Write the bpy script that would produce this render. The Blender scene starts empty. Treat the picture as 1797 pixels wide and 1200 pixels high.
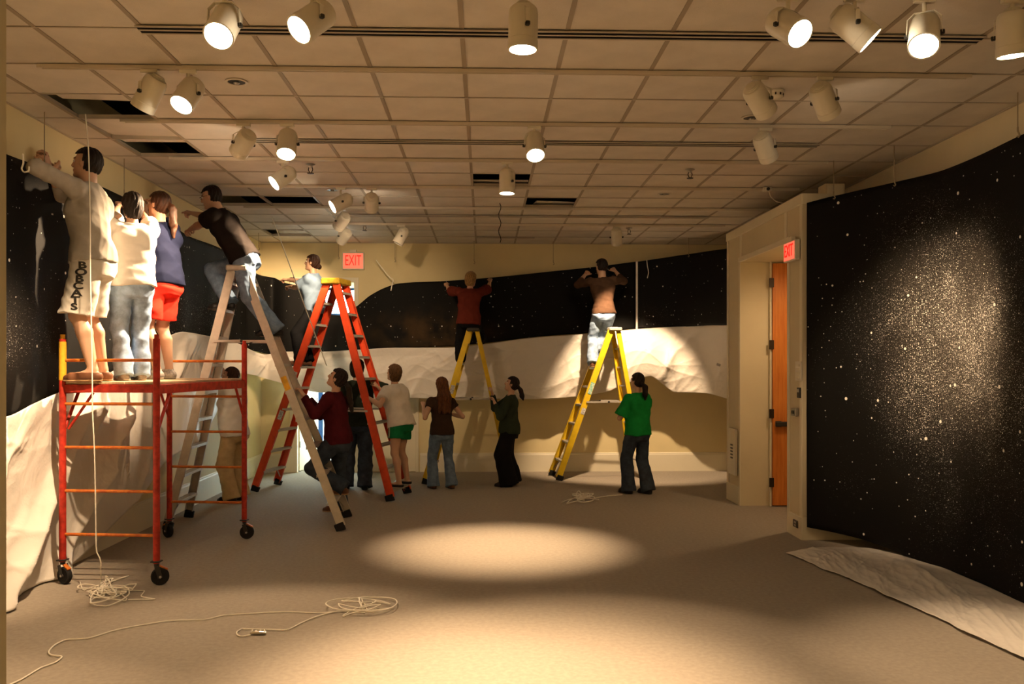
import bpy, bmesh, math, random
import numpy as np
from mathutils import Vector, Matrix
from mathutils.bvhtree import BVHTree

random.seed(7)
RNG = np.random.RandomState(11)
scene = bpy.context.scene
COL = scene.collection

# ------------------------------------------------------------------ camera
FPX, YAW, HZ, CAMZ = 1500.0, math.radians(1.85), 640.0, 1.70
cam_data = bpy.data.cameras.new('camera')
cam_data.sensor_width = 36.0
cam_data.lens = FPX / 1797.0 * 36.0
cam_data.shift_y = 40.0 / 1797.0
cam_data.clip_start = 0.05
cam_data.clip_end = 200
cam = bpy.data.objects.new('camera', cam_data)
COL.objects.link(cam)
cam.location = (0, 0, CAMZ)
cam.rotation_euler = (math.radians(90), 0, -YAW)
scene.camera = cam

# ------------------------------------------------------------------ world (daylight outside the entrance)
world = bpy.data.worlds.new('daylight')
scene.world = world
world.use_nodes = True
bg = world.node_tree.nodes['Background']
bg.inputs[0].default_value = (0.86, 1.0, 0.95, 1)
bg.inputs[1].default_value = 14.0

scene.view_settings.view_transform = 'Standard'
scene.view_settings.look = 'None'
scene.view_settings.gamma = 1
scene.view_settings.use_curve_mapping = False
scene.view_settings.exposure = 0.38
scene.cycles.max_bounces = 7
scene.cycles.diffuse_bounces = 5
scene.cycles.sample_clamp_indirect = 6.0
scene.cycles.caustics_reflective = False
scene.cycles.caustics_refractive = False

SPOT_COL = (1.0, 0.68, 0.40)
SPOT_GAIN = 3.0

def P(x, y, Y):
    """point of the place at room depth Y seen at photo position (x, y)"""
    a = (x - 898.5) / FPX
    wx, wy = a * math.cos(YAW) + math.sin(YAW), math.cos(YAW) - a * math.sin(YAW)
    s = Y / wy
    return Vector((wx * s, Y, CAMZ + (HZ - y) / FPX * s))

def PX(x, X):
    """depth at which photo column x meets the plane at room X"""
    a = (x - 898.5) / FPX
    wx, wy = a * math.cos(YAW) + math.sin(YAW), math.cos(YAW) - a * math.sin(YAW)
    return X * wy / wx

def PF(x, y, h=0.0):
    """floor (height h) point seen at photo position"""
    a = (x - 898.5) / FPX
    wx, wy = a * math.cos(YAW) + math.sin(YAW), math.cos(YAW) - a * math.sin(YAW)
    s = (h - CAMZ) * FPX / (HZ - y)
    return Vector((wx * s, wy * s, h))

# ------------------------------------------------------------------ materials
def srgb(r, g, b):
    f = lambda c: (c / 255 / 12.92) if c / 255 <= 0.04045 else ((c / 255 + 0.055) / 1.055) ** 2.4
    return (f(r), f(g), f(b), 1)

MATS = {}
def mat(name, col, rough=0.6, metal=0.0, var=0.0, scale=8.0, bump=0.0, bscale=60.0, spec=0.3, col2=None, stretch=None, sheen=0.0, coat=0.0):
    if name in MATS:
        return MATS[name]
    m = bpy.data.materials.new(name)
    m.use_nodes = True
    nt = m.node_tree
    b = nt.nodes['Principled BSDF']
    b.inputs['Roughness'].default_value = rough
    b.inputs['Metallic'].default_value = metal
    b.inputs['Specular IOR Level'].default_value = spec
    b.inputs['Base Color'].default_value = col
    if sheen: b.inputs['Sheen Weight'].default_value = sheen
    if coat: b.inputs['Coat Weight'].default_value = coat
    tc = nt.nodes.new('ShaderNodeTexCoord')
    src = tc.outputs['Object']
    if stretch:
        mp = nt.nodes.new('ShaderNodeMapping')
        mp.inputs['Scale'].default_value = stretch
        nt.links.new(src, mp.inputs['Vector']); src = mp.outputs['Vector']
    if var > 0 or col2:
        n = nt.nodes.new('ShaderNodeTexNoise')
        n.inputs['Scale'].default_value = scale
        n.inputs['Detail'].default_value = 5
        n.inputs['Roughness'].default_value = 0.6
        nt.links.new(src, n.inputs['Vector'])
        r = nt.nodes.new('ShaderNodeValToRGB')
        c2 = col2 or tuple(c * (1 - var) for c in col[:3]) + (1,)
        c1 = col if col2 else tuple(min(1, c * (1 + var * 0.6)) for c in col[:3]) + (1,)
        r.color_ramp.elements[0].position = 0.36; r.color_ramp.elements[0].color = c2
        r.color_ramp.elements[1].position = 0.64; r.color_ramp.elements[1].color = c1
        nt.links.new(n.outputs['Fac'], r.inputs['Fac'])
        nt.links.new(r.outputs['Color'], b.inputs['Base Color'])
    if bump > 0:
        n2 = nt.nodes.new('ShaderNodeTexNoise')
        n2.inputs['Scale'].default_value = bscale
        n2.inputs['Detail'].default_value = 3
        nt.links.new(src, n2.inputs['Vector'])
        bp = nt.nodes.new('ShaderNodeBump')
        bp.inputs['Strength'].default_value = bump
        bp.inputs['Distance'].default_value = 0.01
        nt.links.new(n2.outputs['Fac'], bp.inputs['Height'])
        nt.links.new(bp.outputs['Normal'], b.inputs['Normal'])
    MATS[name] = m
    return m

def emit(name, col, strength):
    if name in MATS: return MATS[name]
    m = bpy.data.materials.new(name); m.use_nodes = True
    nt = m.node_tree; b = nt.nodes['Principled BSDF']
    b.inputs['Base Color'].default_value = col
    b.inputs['Emission Color'].default_value = col
    b.inputs['Emission Strength'].default_value = strength
    MATS[name] = m
    return m

M_WALL = mat('wall_paint', (0.72, 0.62, 0.36, 1), 0.75, var=0.04, scale=1.5, bump=0.05, bscale=180)
M_WALL_R = mat('wall_paint_right', (0.66, 0.58, 0.40, 1), 0.75, var=0.04, scale=1.5, bump=0.05, bscale=180)
M_BASE = mat('baseboard_paint', (0.76, 0.71, 0.56, 1), 0.5, var=0.03, scale=2)
M_TRIM = mat('trim_paint', (0.74, 0.68, 0.52, 1), 0.5, var=0.03, scale=2)
M_CEIL = mat('ceiling_tile_fibre', (0.66, 0.60, 0.53, 1), 0.9, var=0.07, scale=3, bump=0.25, bscale=260, spec=0.1)
M_GRID = mat('grid_bar_paint', (0.50, 0.44, 0.36, 1), 0.6)
M_TRACK = mat('track_paint', (0.60, 0.54, 0.45, 1), 0.45)
M_BLACK = mat('plenum_black', (0.006, 0.006, 0.006, 1), 0.95, spec=0.05)
M_CARPET = mat('carpet_pile', (0.37, 0.325, 0.265, 1), 0.95, var=0.10, scale=30, bump=0.6, bscale=420, spec=0.05, sheen=0.1)
M_LAMP = mat('lamp_enamel', (0.72, 0.68, 0.58, 1), 0.4, var=0.03, scale=6)
M_LENS = emit('lamp_lens_glow', (1.0, 0.82, 0.58, 1), 48.0)
M_LENS_OFF = mat('lamp_lens_dark', (0.02, 0.02, 0.02, 1), 0.2)
M_ALU = mat('ladder_aluminium', (0.52, 0.48, 0.42, 1), 0.45, metal=0.35, var=0.10, scale=14)
M_RED = mat('ladder_red_fibreglass', (0.72, 0.075, 0.022, 1), 0.5, var=0.12, scale=10)
M_YEL = mat('ladder_yellow_fibreglass', (0.74, 0.50, 0.015, 1), 0.5, var=0.10, scale=10)
M_STEPM = mat('step_metal', (0.50, 0.47, 0.42, 1), 0.45, metal=0.3, var=0.1, scale=20)
M_RUB = mat('black_rubber', (0.012, 0.012, 0.012, 1), 0.8)
M_SCRED = mat('scaffold_red_paint', (0.42, 0.03, 0.015, 1), 0.5, var=0.35, scale=18, bump=0.1)
M_SCOR = mat('scaffold_orange_paint', (0.62, 0.20, 0.025, 1), 0.5, col2=(0.40, 0.09, 0.02, 1), scale=16)
M_SCYE = mat('scaffold_yellow_paint', (0.75, 0.42, 0.03, 1), 0.5, var=0.2, scale=14)
M_PLY = mat('plywood_deck', (0.62, 0.48, 0.30, 1), 0.7, var=0.15, scale=6, stretch=(8, 1, 1))
M_ROPE = mat('white_cord', (0.80, 0.76, 0.66, 1), 0.8)
M_WIRE = mat('hanging_wire', (0.34, 0.28, 0.18, 1), 0.5, metal=0.2)
M_DOOR = mat('door_oak_veneer', (0.66, 0.235, 0.045, 1), 0.35, col2=(0.50, 0.15, 0.025, 1), scale=3.0, stretch=(9, 9, 0.7))
M_HINGE = mat('bronze_hinge', (0.045, 0.03, 0.02, 1), 0.4, metal=0.6)
M_STEEL = mat('brushed_steel', (0.45, 0.42, 0.38, 1), 0.35, metal=0.8)
M_PLASTIC_W = mat('device_plastic', (0.70, 0.65, 0.53, 1), 0.4)
M_DARKP = mat('dark_plastic', (0.03, 0.028, 0.025, 1), 0.4)
M_EXITP = emit('exit_plate_glow', (1.0, 0.16, 0.09, 1), 0.75)
M_EXITL = emit('exit_letters_glow', (1.0, 0.012, 0.006, 1), 0.85)
M_BLUEF = mat('blue_door_frame', (0.03, 0.10, 0.36, 1), 0.4)

def plastic_material():
    m = bpy.data.materials.new('white_plastic_sheeting'); m.use_nodes = True
    nt = m.node_tree; b = nt.nodes['Principled BSDF']
    b.inputs['Base Color'].default_value = (0.86, 0.82, 0.76, 1)
    b.inputs['Roughness'].default_value = 0.38
    b.inputs['Specular IOR Level'].default_value = 0.35
    tr = nt.nodes.new('ShaderNodeBsdfTranslucent')
    tr.inputs[0].default_value = (0.86, 0.82, 0.75, 1)
    mx = nt.nodes.new('ShaderNodeMixShader'); mx.inputs[0].default_value = 0.22
    tc = nt.nodes.new('ShaderNodeTexCoord')
    n = nt.nodes.new('ShaderNodeTexNoise'); n.inputs['Scale'].default_value = 5; n.inputs['Detail'].default_value = 6
    n.inputs['Distortion'].default_value = 0.25
    bp = nt.nodes.new('ShaderNodeBump'); bp.inputs['Strength'].default_value = 0.45; bp.inputs['Distance'].default_value = 0.05
    nt.links.new(tc.outputs['Object'], n.inputs['Vector'])
    nt.links.new(n.outputs['Fac'], bp.inputs['Height'])
    nt.links.new(bp.outputs['Normal'], b.inputs['Normal'])
    nt.links.new(b.outputs[0], mx.inputs[1]); nt.links.new(tr.outputs[0], mx.inputs[2])
    nt.links.new(mx.outputs[0], nt.nodes['Material Output'].inputs['Surface'])
    return m
M_SHEET = plastic_material()

def canvas_material(name, glow=None, dense=0.3, gold=None, big=1.0):
    """black canvas spattered with white paint; glow = centres of the densely sprayed patches"""
    m = bpy.data.materials.new(name); m.use_nodes = True
    nt = m.node_tree; L = nt.links; b = nt.nodes['Principled BSDF']
    b.inputs['Roughness'].default_value = 0.7
    b.inputs['Specular IOR Level'].default_value = 0.16
    tc = nt.nodes.new('ShaderNodeTexCoord')
    def math_(op, a, c=None, clamp=False):
        n = nt.nodes.new('ShaderNodeMath'); n.operation = op; n.use_clamp = clamp
        if isinstance(a, (int, float)): n.inputs[0].default_value = a
        else: L.new(a, n.inputs[0])
        if c is not None:
            if isinstance(c, (int, float)): n.inputs[1].default_value = c
            else: L.new(c, n.inputs[1])
        return n.outputs[0]
    mask = None
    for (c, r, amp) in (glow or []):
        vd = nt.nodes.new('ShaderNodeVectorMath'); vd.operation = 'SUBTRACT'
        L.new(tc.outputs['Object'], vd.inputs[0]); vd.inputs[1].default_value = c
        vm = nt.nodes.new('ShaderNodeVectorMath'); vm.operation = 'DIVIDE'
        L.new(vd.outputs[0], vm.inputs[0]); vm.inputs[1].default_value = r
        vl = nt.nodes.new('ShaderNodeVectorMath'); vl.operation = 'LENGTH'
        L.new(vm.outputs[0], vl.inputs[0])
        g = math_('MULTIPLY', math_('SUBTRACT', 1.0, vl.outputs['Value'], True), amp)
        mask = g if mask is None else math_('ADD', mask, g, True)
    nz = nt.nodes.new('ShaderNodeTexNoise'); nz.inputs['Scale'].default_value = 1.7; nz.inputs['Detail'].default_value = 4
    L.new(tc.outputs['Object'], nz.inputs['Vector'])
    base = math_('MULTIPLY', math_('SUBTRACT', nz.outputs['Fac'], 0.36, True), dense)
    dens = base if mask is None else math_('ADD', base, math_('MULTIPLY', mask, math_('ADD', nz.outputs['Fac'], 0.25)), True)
    total = None
    uvn = nt.nodes.new('ShaderNodeUVMap'); uvn.uv_map = 'metres'
    for scale, thr, bright in ((52.0, 0.24, 0.9), (100.0, 0.28, 0.75), (190.0, 0.32, 0.55)):
        v = nt.nodes.new('ShaderNodeTexVoronoi'); v.inputs['Scale'].default_value = scale
        v.voronoi_dimensions = '2D'; L.new(uvn.outputs[0], v.inputs['Vector'])
        sep = nt.nodes.new('ShaderNodeSeparateColor'); L.new(v.outputs['Color'], sep.inputs[0])
        radius = math_('MULTIPLY', math_('SUBTRACT', math_('MULTIPLY', dens, 1.25), math_('MULTIPLY', sep.outputs[0], 1.0)), 0.42)
        spot = math_('MULTIPLY', math_('LESS_THAN', v.outputs['Distance'], math_('MINIMUM', radius, thr)), bright)
        total = spot if total is None else math_('MAXIMUM', total, spot)
    v = nt.nodes.new('ShaderNodeTexVoronoi'); v.inputs['Scale'].default_value = 6.5
    v.voronoi_dimensions = '2D'; L.new(uvn.outputs[0], v.inputs['Vector'])
    sep = nt.nodes.new('ShaderNodeSeparateColor'); L.new(v.outputs['Color'], sep.inputs[0])
    rad = math_('MULTIPLY', math_('SUBTRACT', sep.outputs[1], 0.80), 0.50 * big)
    star = math_('LESS_THAN', v.outputs['Distance'], rad)
    total = math_('MAXIMUM', total, star)
    v2 = nt.nodes.new('ShaderNodeTexVoronoi'); v2.inputs['Scale'].default_value = 15
    v2.voronoi_dimensions = '2D'; L.new(uvn.outputs[0], v2.inputs['Vector'])
    sep2 = nt.nodes.new('ShaderNodeSeparateColor'); L.new(v2.outputs['Color'], sep2.inputs[0])
    star2 = math_('LESS_THAN', v2.outputs['Distance'], math_('MULTIPLY', math_('SUBTRACT', sep2.outputs[1], 0.84), 0.62 * big))
    total = math_('MAXIMUM', total, star2)
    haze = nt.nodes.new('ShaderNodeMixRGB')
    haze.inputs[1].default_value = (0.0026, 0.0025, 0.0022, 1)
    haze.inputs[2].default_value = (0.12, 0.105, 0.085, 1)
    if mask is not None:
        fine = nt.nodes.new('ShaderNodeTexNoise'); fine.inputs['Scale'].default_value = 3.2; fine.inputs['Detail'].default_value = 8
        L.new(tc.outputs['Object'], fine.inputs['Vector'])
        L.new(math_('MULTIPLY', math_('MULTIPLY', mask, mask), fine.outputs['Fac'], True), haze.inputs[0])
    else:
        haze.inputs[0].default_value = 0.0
    colour = haze.outputs[0]
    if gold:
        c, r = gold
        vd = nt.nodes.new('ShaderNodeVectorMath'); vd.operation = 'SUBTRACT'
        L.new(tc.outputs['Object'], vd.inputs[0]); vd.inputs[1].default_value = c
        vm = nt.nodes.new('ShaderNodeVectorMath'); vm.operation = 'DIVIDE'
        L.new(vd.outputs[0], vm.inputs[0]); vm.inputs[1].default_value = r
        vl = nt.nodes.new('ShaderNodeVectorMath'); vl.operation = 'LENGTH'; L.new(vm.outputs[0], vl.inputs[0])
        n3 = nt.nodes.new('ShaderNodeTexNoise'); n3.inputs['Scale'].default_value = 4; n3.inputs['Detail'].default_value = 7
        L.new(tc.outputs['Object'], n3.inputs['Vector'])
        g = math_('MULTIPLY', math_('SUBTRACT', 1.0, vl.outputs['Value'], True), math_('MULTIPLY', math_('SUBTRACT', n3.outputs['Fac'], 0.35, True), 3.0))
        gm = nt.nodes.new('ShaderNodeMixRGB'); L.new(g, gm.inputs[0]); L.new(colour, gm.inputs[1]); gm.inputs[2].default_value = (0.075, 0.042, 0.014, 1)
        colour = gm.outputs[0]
    fin = nt.nodes.new('ShaderNodeMixRGB'); L.new(total, fin.inputs[0]); L.new(colour, fin.inputs[1])
    fin.inputs[2].default_value = (0.82, 0.80, 0.74, 1)
    L.new(fin.outputs[0], b.inputs['Base Color'])
    return m

# ------------------------------------------------------------------ object helpers
def tag(o, label=None, cat=None, group=None, kind=None):
    if label: o['label'] = label
    if cat: o['category'] = cat
    if group: o['group'] = group
    if kind: o['kind'] = kind
    return o

def empty(name, loc=(0, 0, 0), rz=0.0):
    o = bpy.data.objects.new(name, None)
    o.empty_display_size = 0.1
    COL.objects.link(o)
    o.location = loc; o.rotation_euler = (0, 0, rz)
    return o

class MB:
    """collects shapes (world or local coordinates) into one mesh"""
    def __init__(self):
        self.v, self.f = [], []
    def add(self, vs, fs):
        n = len(self.v)
        self.v += [tuple(p) for p in vs]
        self.f += [tuple(i + n for i in f) for f in fs]
        return self
    def box(self, c, s, M=None, bev=0.0):
        hx, hy, hz = s[0] / 2, s[1] / 2, s[2] / 2
        if bev > 0:
            b = min(bev, hx * .45, hy * .45, hz * .45)
            vs, idx = [], {}
            for sx in (-1, 1):
                for sy in (-1, 1):
                    for sz in (-1, 1):
                        for ax in range(3):
                            p = [sx * (hx - b), sy * (hy - b), sz * (hz - b)]
                            p[ax] = (sx * hx, sy * hy, sz * hz)[ax]
                            idx[(sx, sy, sz, ax)] = len(vs); vs.append(p)
            fs = []
            for ax in range(3):
                o1, o2 = [a for a in range(3) if a != ax]
                for sg in (-1, 1):
                    q = []
                    for (p1, p2) in ((-1, -1), (1, -1), (1, 1), (-1, 1)):
                        k = [0, 0, 0]; k[ax] = sg; k[o1] = p1; k[o2] = p2
                        q.append(idx[(*k, ax)])
                    fs.append(q)
            for ax in range(3):
                o1, o2 = [a for a in range(3) if a != ax]
                for p1 in (-1, 1):
                    for p2 in (-1, 1):
                        ks = []
                        for sg in (-1, 1):
                            k = [0, 0, 0]; k[ax] = sg; k[o1] = p1; k[o2] = p2; ks.append(tuple(k))
                        fs.append([idx[(*ks[0], o1)], idx[(*ks[1], o1)], idx[(*ks[1], o2)], idx[(*ks[0], o2)]])
            for sx in (-1, 1):
                for sy in (-1, 1):
                    for sz in (-1, 1):
                        fs.append([idx[(sx, sy, sz, a)] for a in range(3)])
        else:
            vs = [(x, y, z) for x in (-hx, hx) for y in (-hy, hy) for z in (-hz, hz)]
            fs = [(0, 1, 3, 2), (4, 6, 7, 5), (0, 4, 5, 1), (2, 3, 7, 6), (0, 2, 6, 4), (1, 5, 7, 3)]
        c = Vector(c)
        vs = [(M @ Vector(p) if M else Vector(p)) + c for p in vs]
        return self.add(vs, fs)
    def span(self, lo, hi, bev=0.0):
        lo, hi = Vector(lo), Vector(hi)
        return self.box((lo + hi) / 2, hi - lo, None, bev)
    def beam(self, a, b, w, d, side=(0, 0, 1), bev=0.0):
        """bar from a to b; w measured along side, d across it"""
        a, b = Vector(a), Vector(b)
        z = (b - a); L = z.length; z.normalize()
        s = Vector(side); s = (s - z * s.dot(z)).normalized()
        t = z.cross(s)
        M = Matrix((s, t, z)).transposed()
        return self.box((a + b) / 2, (w, d, L), M, bev)
    def tube(self, pts, r, n=8, cap=True, closed=False):
        pts = [Vector(p) for p in pts]
        rs = r if isinstance(r, (list, tuple)) else [r] * len(pts)
        rings = []; prev = None
        for i, p in enumerate(pts):
            a = pts[max(0, i - 1)] if not closed else pts[i - 1]
            c = pts[min(len(pts) - 1, i + 1)] if not closed else pts[(i + 1) % len(pts)]
            t = (c - a)
            t = t.normalized() if t.length > 1e-9 else Vector((0, 0, 1))
            if prev is None:
                u = t.cross(Vector((0, 0, 1)))
                if u.length < 1e-3: u = t.cross(Vector((1, 0, 0)))
            else:
                u = prev - t * prev.dot(t)
                if u.length < 1e-6: u = t.cross(Vector((0.3, 0.5, 0.8)))
            u.normalize(); prev = u
            w = t.cross(u)
            rings.append([p + (u * math.cos(k * 2 * math.pi / n) + w * math.sin(k * 2 * math.pi / n)) * rs[i] for k in range(n)])
        vs = [p for ring in rings for p in ring]
        fs = []
        m = len(rings)
        for i in range(m if closed else m - 1):
            j = (i + 1) % m
            for k in range(n):
                k2 = (k + 1) % n
                fs.append((i * n + k, i * n + k2, j * n + k2, j * n + k))
        if cap and not closed:
            fs.append(tuple(range(n - 1, -1, -1))); fs.append(tuple((m - 1) * n + k for k in range(n)))
        return self.add(vs, fs)
    def lathe(self, prof, c=(0, 0, 0), M=None, n=24, capb=True, capt=True):
        """prof: list of (radius, height) revolved about local z"""
        vs, fs = [], []
        c = Vector(c)
        for (r, z) in prof:
            for k in range(n):
                p = Vector((r * math.cos(2 * math.pi * k / n), r * math.sin(2 * math.pi * k / n), z))
                vs.append((M @ p if M else p) + c)
        for i in range(len(prof) - 1):
            for k in range(n):
                k2 = (k + 1) % n
                fs.append((i * n + k, i * n + k2, (i + 1) * n + k2, (i + 1) * n + k))
        if capb: fs.append(tuple(range(n - 1, -1, -1)))
        if capt: fs.append(tuple((len(prof) - 1) * n + k for k in range(n)))
        return self.add(vs, fs)
    def mesh(self, name):
        me = bpy.data.meshes.new(name)
        me.from_pydata(self.v, [], self.f)
        me.validate()
        bm = bmesh.new(); bm.from_mesh(me)
        bmesh.ops.recalc_face_normals(bm, faces=bm.faces)
        bm.to_mesh(me); bm.free()
        return me
    def build(self, name, m, parent=None, smooth=False):
        me = self.mesh(name)
        if m: me.materials.append(m)
        if smooth:
            for p in me.polygons: p.use_smooth = True
            if smooth == 'auto':
                me.set_sharp_from_angle(angle=math.radians(40))
        o = bpy.data.objects.new(name, me)
        COL.objects.link(o)
        if parent:
            o.parent = parent
        return o

def link_mesh(name, me, parent=None, loc=(0, 0, 0), scale=None):
    o = bpy.data.objects.new(name, me); COL.objects.link(o)
    o.location = loc
    if scale: o.scale = scale
    if parent: o.parent = parent
    return o

def wall(name, lo, hi, m, parent=None):
    o = MB().span(lo, hi).build(name, m, parent)
    if parent is None: tag(o, kind='structure')
    return o

def text_mesh(body, size, depth, name='lettering', bold=0.0):
    cu = bpy.data.curves.new('text', 'FONT'); cu.body = body; cu.size = size; cu.extrude = depth
    cu.align_x = 'CENTER'; cu.align_y = 'CENTER'; cu.resolution_u = 3; cu.offset = bold
    o = bpy.data.objects.new('text', cu); COL.objects.link(o)
    dg = bpy.context.evaluated_depsgraph_get()
    me = bpy.data.meshes.new_from_object(o.evaluated_get(dg))
    bpy.data.objects.remove(o); bpy.data.curves.remove(cu)
    me.name = name
    return me

# ------------------------------------------------------------------ the room
CZ = 3.63                       # ceiling height
XL, XR, YB, YF = -3.52, 3.95, 13.60, -2.6
floor = wall('floor', (XL - .2, YF - .2, -0.12), (XR + .2, YB + 2.2, 0), M_CARPET)

wl = wall('wall_left', (XL - .2, YF, 0), (XL, YB + .2, CZ + .5), M_WALL)
wr = wall('wall_right', (XR, YF, 0), (XR + .2, YB + .2, CZ + .5), M_WALL_R)
wall('wall_rear', (XL - .2, YF - .2, 0), (XR + .2, YF, CZ + .5), M_WALL)
# back wall with the entrance opening
DX0, DX1, DZ = P(520, 0, YB).x, P(624, 0, YB).x, 3.00
mb = MB()
mb.span((XL - .2, YB, 0), (DX0, YB + .2, CZ + .5)).span((DX1, YB, 0), (XR + .2, YB + .2, CZ + .5)).span((DX0, YB, DZ), (DX1, YB + .2, CZ + .5))
tag(mb.build('wall_back', M_WALL), kind='structure')
# the partition with the wide opening that the photo is taken through
FY0, FY1 = 2.0, 2.22
JX = P(11, 600, FY1).x
mb = MB()
mb.span((XL, FY0, 0), (JX, FY1, CZ)).span((2.3, FY0, 0), (XR, FY1, CZ)).span((JX, FY0, 2.75), (2.3, FY1, CZ))
tag(mb.build('wall_front', M_WALL), kind='structure')
# baseboards
BH = 0.30
def baseboard(name, a, b, n):
    """board between floor points a and b, n = direction into the room"""
    a, b, n = Vector((*a, 0)), Vector((*b, 0)), Vector((*n, 0))
    mb = MB()
    prof = [(0, 0), (0.018, 0), (0.018, BH - .035), (0.012, BH - .02), (0.012, BH - .008), (0.004, BH), (0, BH)]
    vs = [p + n * d + Vector((0, 0, z)) for p in (a, b) for (d, z) in prof]
    k = len(prof)
    fs = [(i, (i + 1) % k, k + (i + 1) % k, k + i) for i in range(k)] + [tuple(range(k)), tuple(range(2 * k - 1, k - 1, -1))]
    mb.add(vs, fs)
    return tag(mb.build(name, M_BASE), kind='structure')
D2A, D2B = P(630, 0, YB).x, P(735, 0, YB).x
baseboard('baseboard_left', (XL, FY1), (XL, YB), (1, 0))
baseboard('baseboard_back_left', (XL, YB), (DX0 - .10, YB), (0, -1))
baseboard('baseboard_back', (D2B + .02, YB), (XR, YB), (0, -1))
baseboard('baseboard_right', (XR, FY1), (XR, YB), (-1, 0))

# ceiling: plenum slab above, suspended grid and tiles below
slab = wall('ceiling', (XL - .2, YF - .2, CZ + .5), (XR + .2, YB + .2, CZ + .62), M_BLACK)
near = MB().span((XL, YF, CZ + .002), (XR, 3.74, CZ + .02)).build('ceiling_panel', M_CEIL, slab)
GX = [XL] + [-3.18 + .61 * k for k in range(12)] + [XR]
GY = [3.746 + .61 * k for k in range(17)]
GY = [y for y in GY if y < YB - .2] + [YB]
tile_cache = {}
def tile_mesh(w, d):
    key = (round(w, 3), round(d, 3))
    if key not in tile_cache:
        mb = MB().box((0, 0, 0.011), (w - .010, d - .005, .018), None, 0.003)
        me = mb.mesh('ceiling_tile'); me.materials.append(M_CEIL); tile_cache[key] = me
    return tile_cache[key]
def cell(X, Y):
    i = max(k for k in range(len(GX)) if GX[k] <= X); j = max(k for k in range(len(GY)) if GY[k] <= Y)
    return i, j
# tiles that are pushed aside: (X, Y) -> how far the tile has slid and how it tilts
MOVED = {cell(-2.9, 6.5): ((0.05, -.33, .03), (0.03, 0.02, 0.03)),
         cell(-2.9, 7.7): ((0.0, -.36, .03), (0.02, 0, 0)),
         cell(.2, 8.9): ((0.0, .60, .05), (0, 0, 0)),
         cell(.8, 10.1): ((0.10, .58, .05), (0, 0.0, 0.15)),
         cell(-2.9, 10.1): ((0.0, -.36, .04), (0.0, 0, 0)),
         cell(-2.3, 10.1): ((-.02, -.34, .04), (0.0, 0, 0.05)),
         cell(-2.6, 12.5): ((0.12, .30, .03), (0.0, 0, 0.1)),
         cell(-2.9, 7.1): ((0.0, .01, .012), (0.045, 0.02, 0.0)),
         cell(-2.9, 8.35): ((0.0, .0, .004), (0.035, 0.0, 0.0))}
for i in range(len(GX) - 1):
    for j in range(len(GY) - 1):
        w, d = GX[i + 1] - GX[i], GY[j + 1] - GY[j]
        if w < .05 or d < .05: continue
        o = link_mesh('ceiling_tile', tile_mesh(w, d), slab, ((GX[i] + GX[i + 1]) / 2, (GY[j] + GY[j + 1]) / 2, CZ))
        if (i, j) in MOVED:
            t, r = MOVED[(i, j)]
            o.location = Vector(o.location) + Vector(t); o.rotation_euler = r
M_GRIDL = mat('main_runner_paint', (0.34, 0.28, 0.21, 1), 0.6)
def tbar(a, b, parent, w=.024, m=None):
    mb = MB()
    a, b = Vector(a), Vector(b)
    mb.beam(a + Vector((0, 0, .001)), b + Vector((0, 0, .001)), w, .003, side=(b - a).cross(Vector((0, 0, 1))))
    mb.beam(a + Vector((0, 0, .018)), b + Vector((0, 0, .018)), .004, .032, side=(b - a).cross(Vector((0, 0, 1))))
    return mb.build('grid_bar', m or M_GRID, parent)
for x in GX[1:-1]: tbar((x, 3.746, CZ - .003), (x, YB, CZ - .003), slab, .028, M_GRIDL)
for y in GY[1:-1]: tbar((XL, y, CZ - .004), (XR, y, CZ - .004), slab, .013)
# wall angle
for x, n in ((XL, 1), (XR, -1)):
    MB().span((min(x, x + n * .022), 3.7, CZ - .006), (max(x, x + n * .022), YB, CZ)).build('wall_angle', M_GRID, slab)
MB().span((XL, YB - .022, CZ - .006), (XR, YB, CZ)).build('wall_angle', M_GRID, slab)

# slot diffusers in the ceiling
def diffuser(Y, X0, X1, label):
    r = empty('slot_diffuser', ((X0 + X1) / 2, Y, CZ - .010))
    L = X1 - X0
    MB().box((0, 0, .002), (L, .100, .004)).build('recess', M_BLACK, r)
    for dy in (-.052, 0, .052):
        MB().box((0, dy, -.001), (L, .014, .007)).build('slot_rail', M_GRID, r)
    tag(r, label, 'diffuser', 'slot diffusers in the ceiling')
diffuser(4.966, P(243, 0, 4.966).x, P(1722, 0, 4.966).x, 'long double slot air diffuser in the ceiling nearest the viewer')
diffuser(7.406, P(447, 0, 7.406).x, P(1437, 0, 7.406).x, 'thin slot air diffuser across the middle of the ceiling')
diffuser(11.066, P(583, 0, 11.066).x, P(1245, 0, 11.066).x, 'slot air diffuser farther back before the yellow back wall')
diffuser(12.9, P(836, 0, 12.9).x, P(938, 0, 12.9).x, 'short dark slot diffuser by the back wall')

# entrance recess, its frame and door
wall('wall_entrance_left', (DX0 - .2, YB + .2, 0), (DX0, YB + 1.1, DZ + .3), M_WALL)
wall('wall_entrance_right', (DX1, YB + .2, 0), (DX1 + .2, YB + 1.1, DZ + .3), M_WALL)
wall('ceiling_entrance', (DX0 - .2, YB + .2, DZ), (DX1 + .2, YB + 1.1, DZ + .3), M_WALL)
tr = empty('trim_1', (DX0, YB, 0)); tag(tr, kind='structure')
MB().span((-.10, -.02, 0), (-.03, .0, DZ + .08), .004).build('casing_board', M_TRIM, tr)
MB().span((-.03, -.03, 0), (.02, .05, DZ + .02), .004).build('casing_board', M_TRIM, tr)
MB().span((DX1 - DX0 - .02, -.03, 0), (DX1 - DX0 + .05, .05, DZ + .02), .004).build('casing_board', M_TRIM, tr)
MB().span((-.10, -.02, DZ), (DX1 - DX0 + .05, 0, DZ + .08), .004).build('casing_board', M_TRIM, tr)
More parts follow.
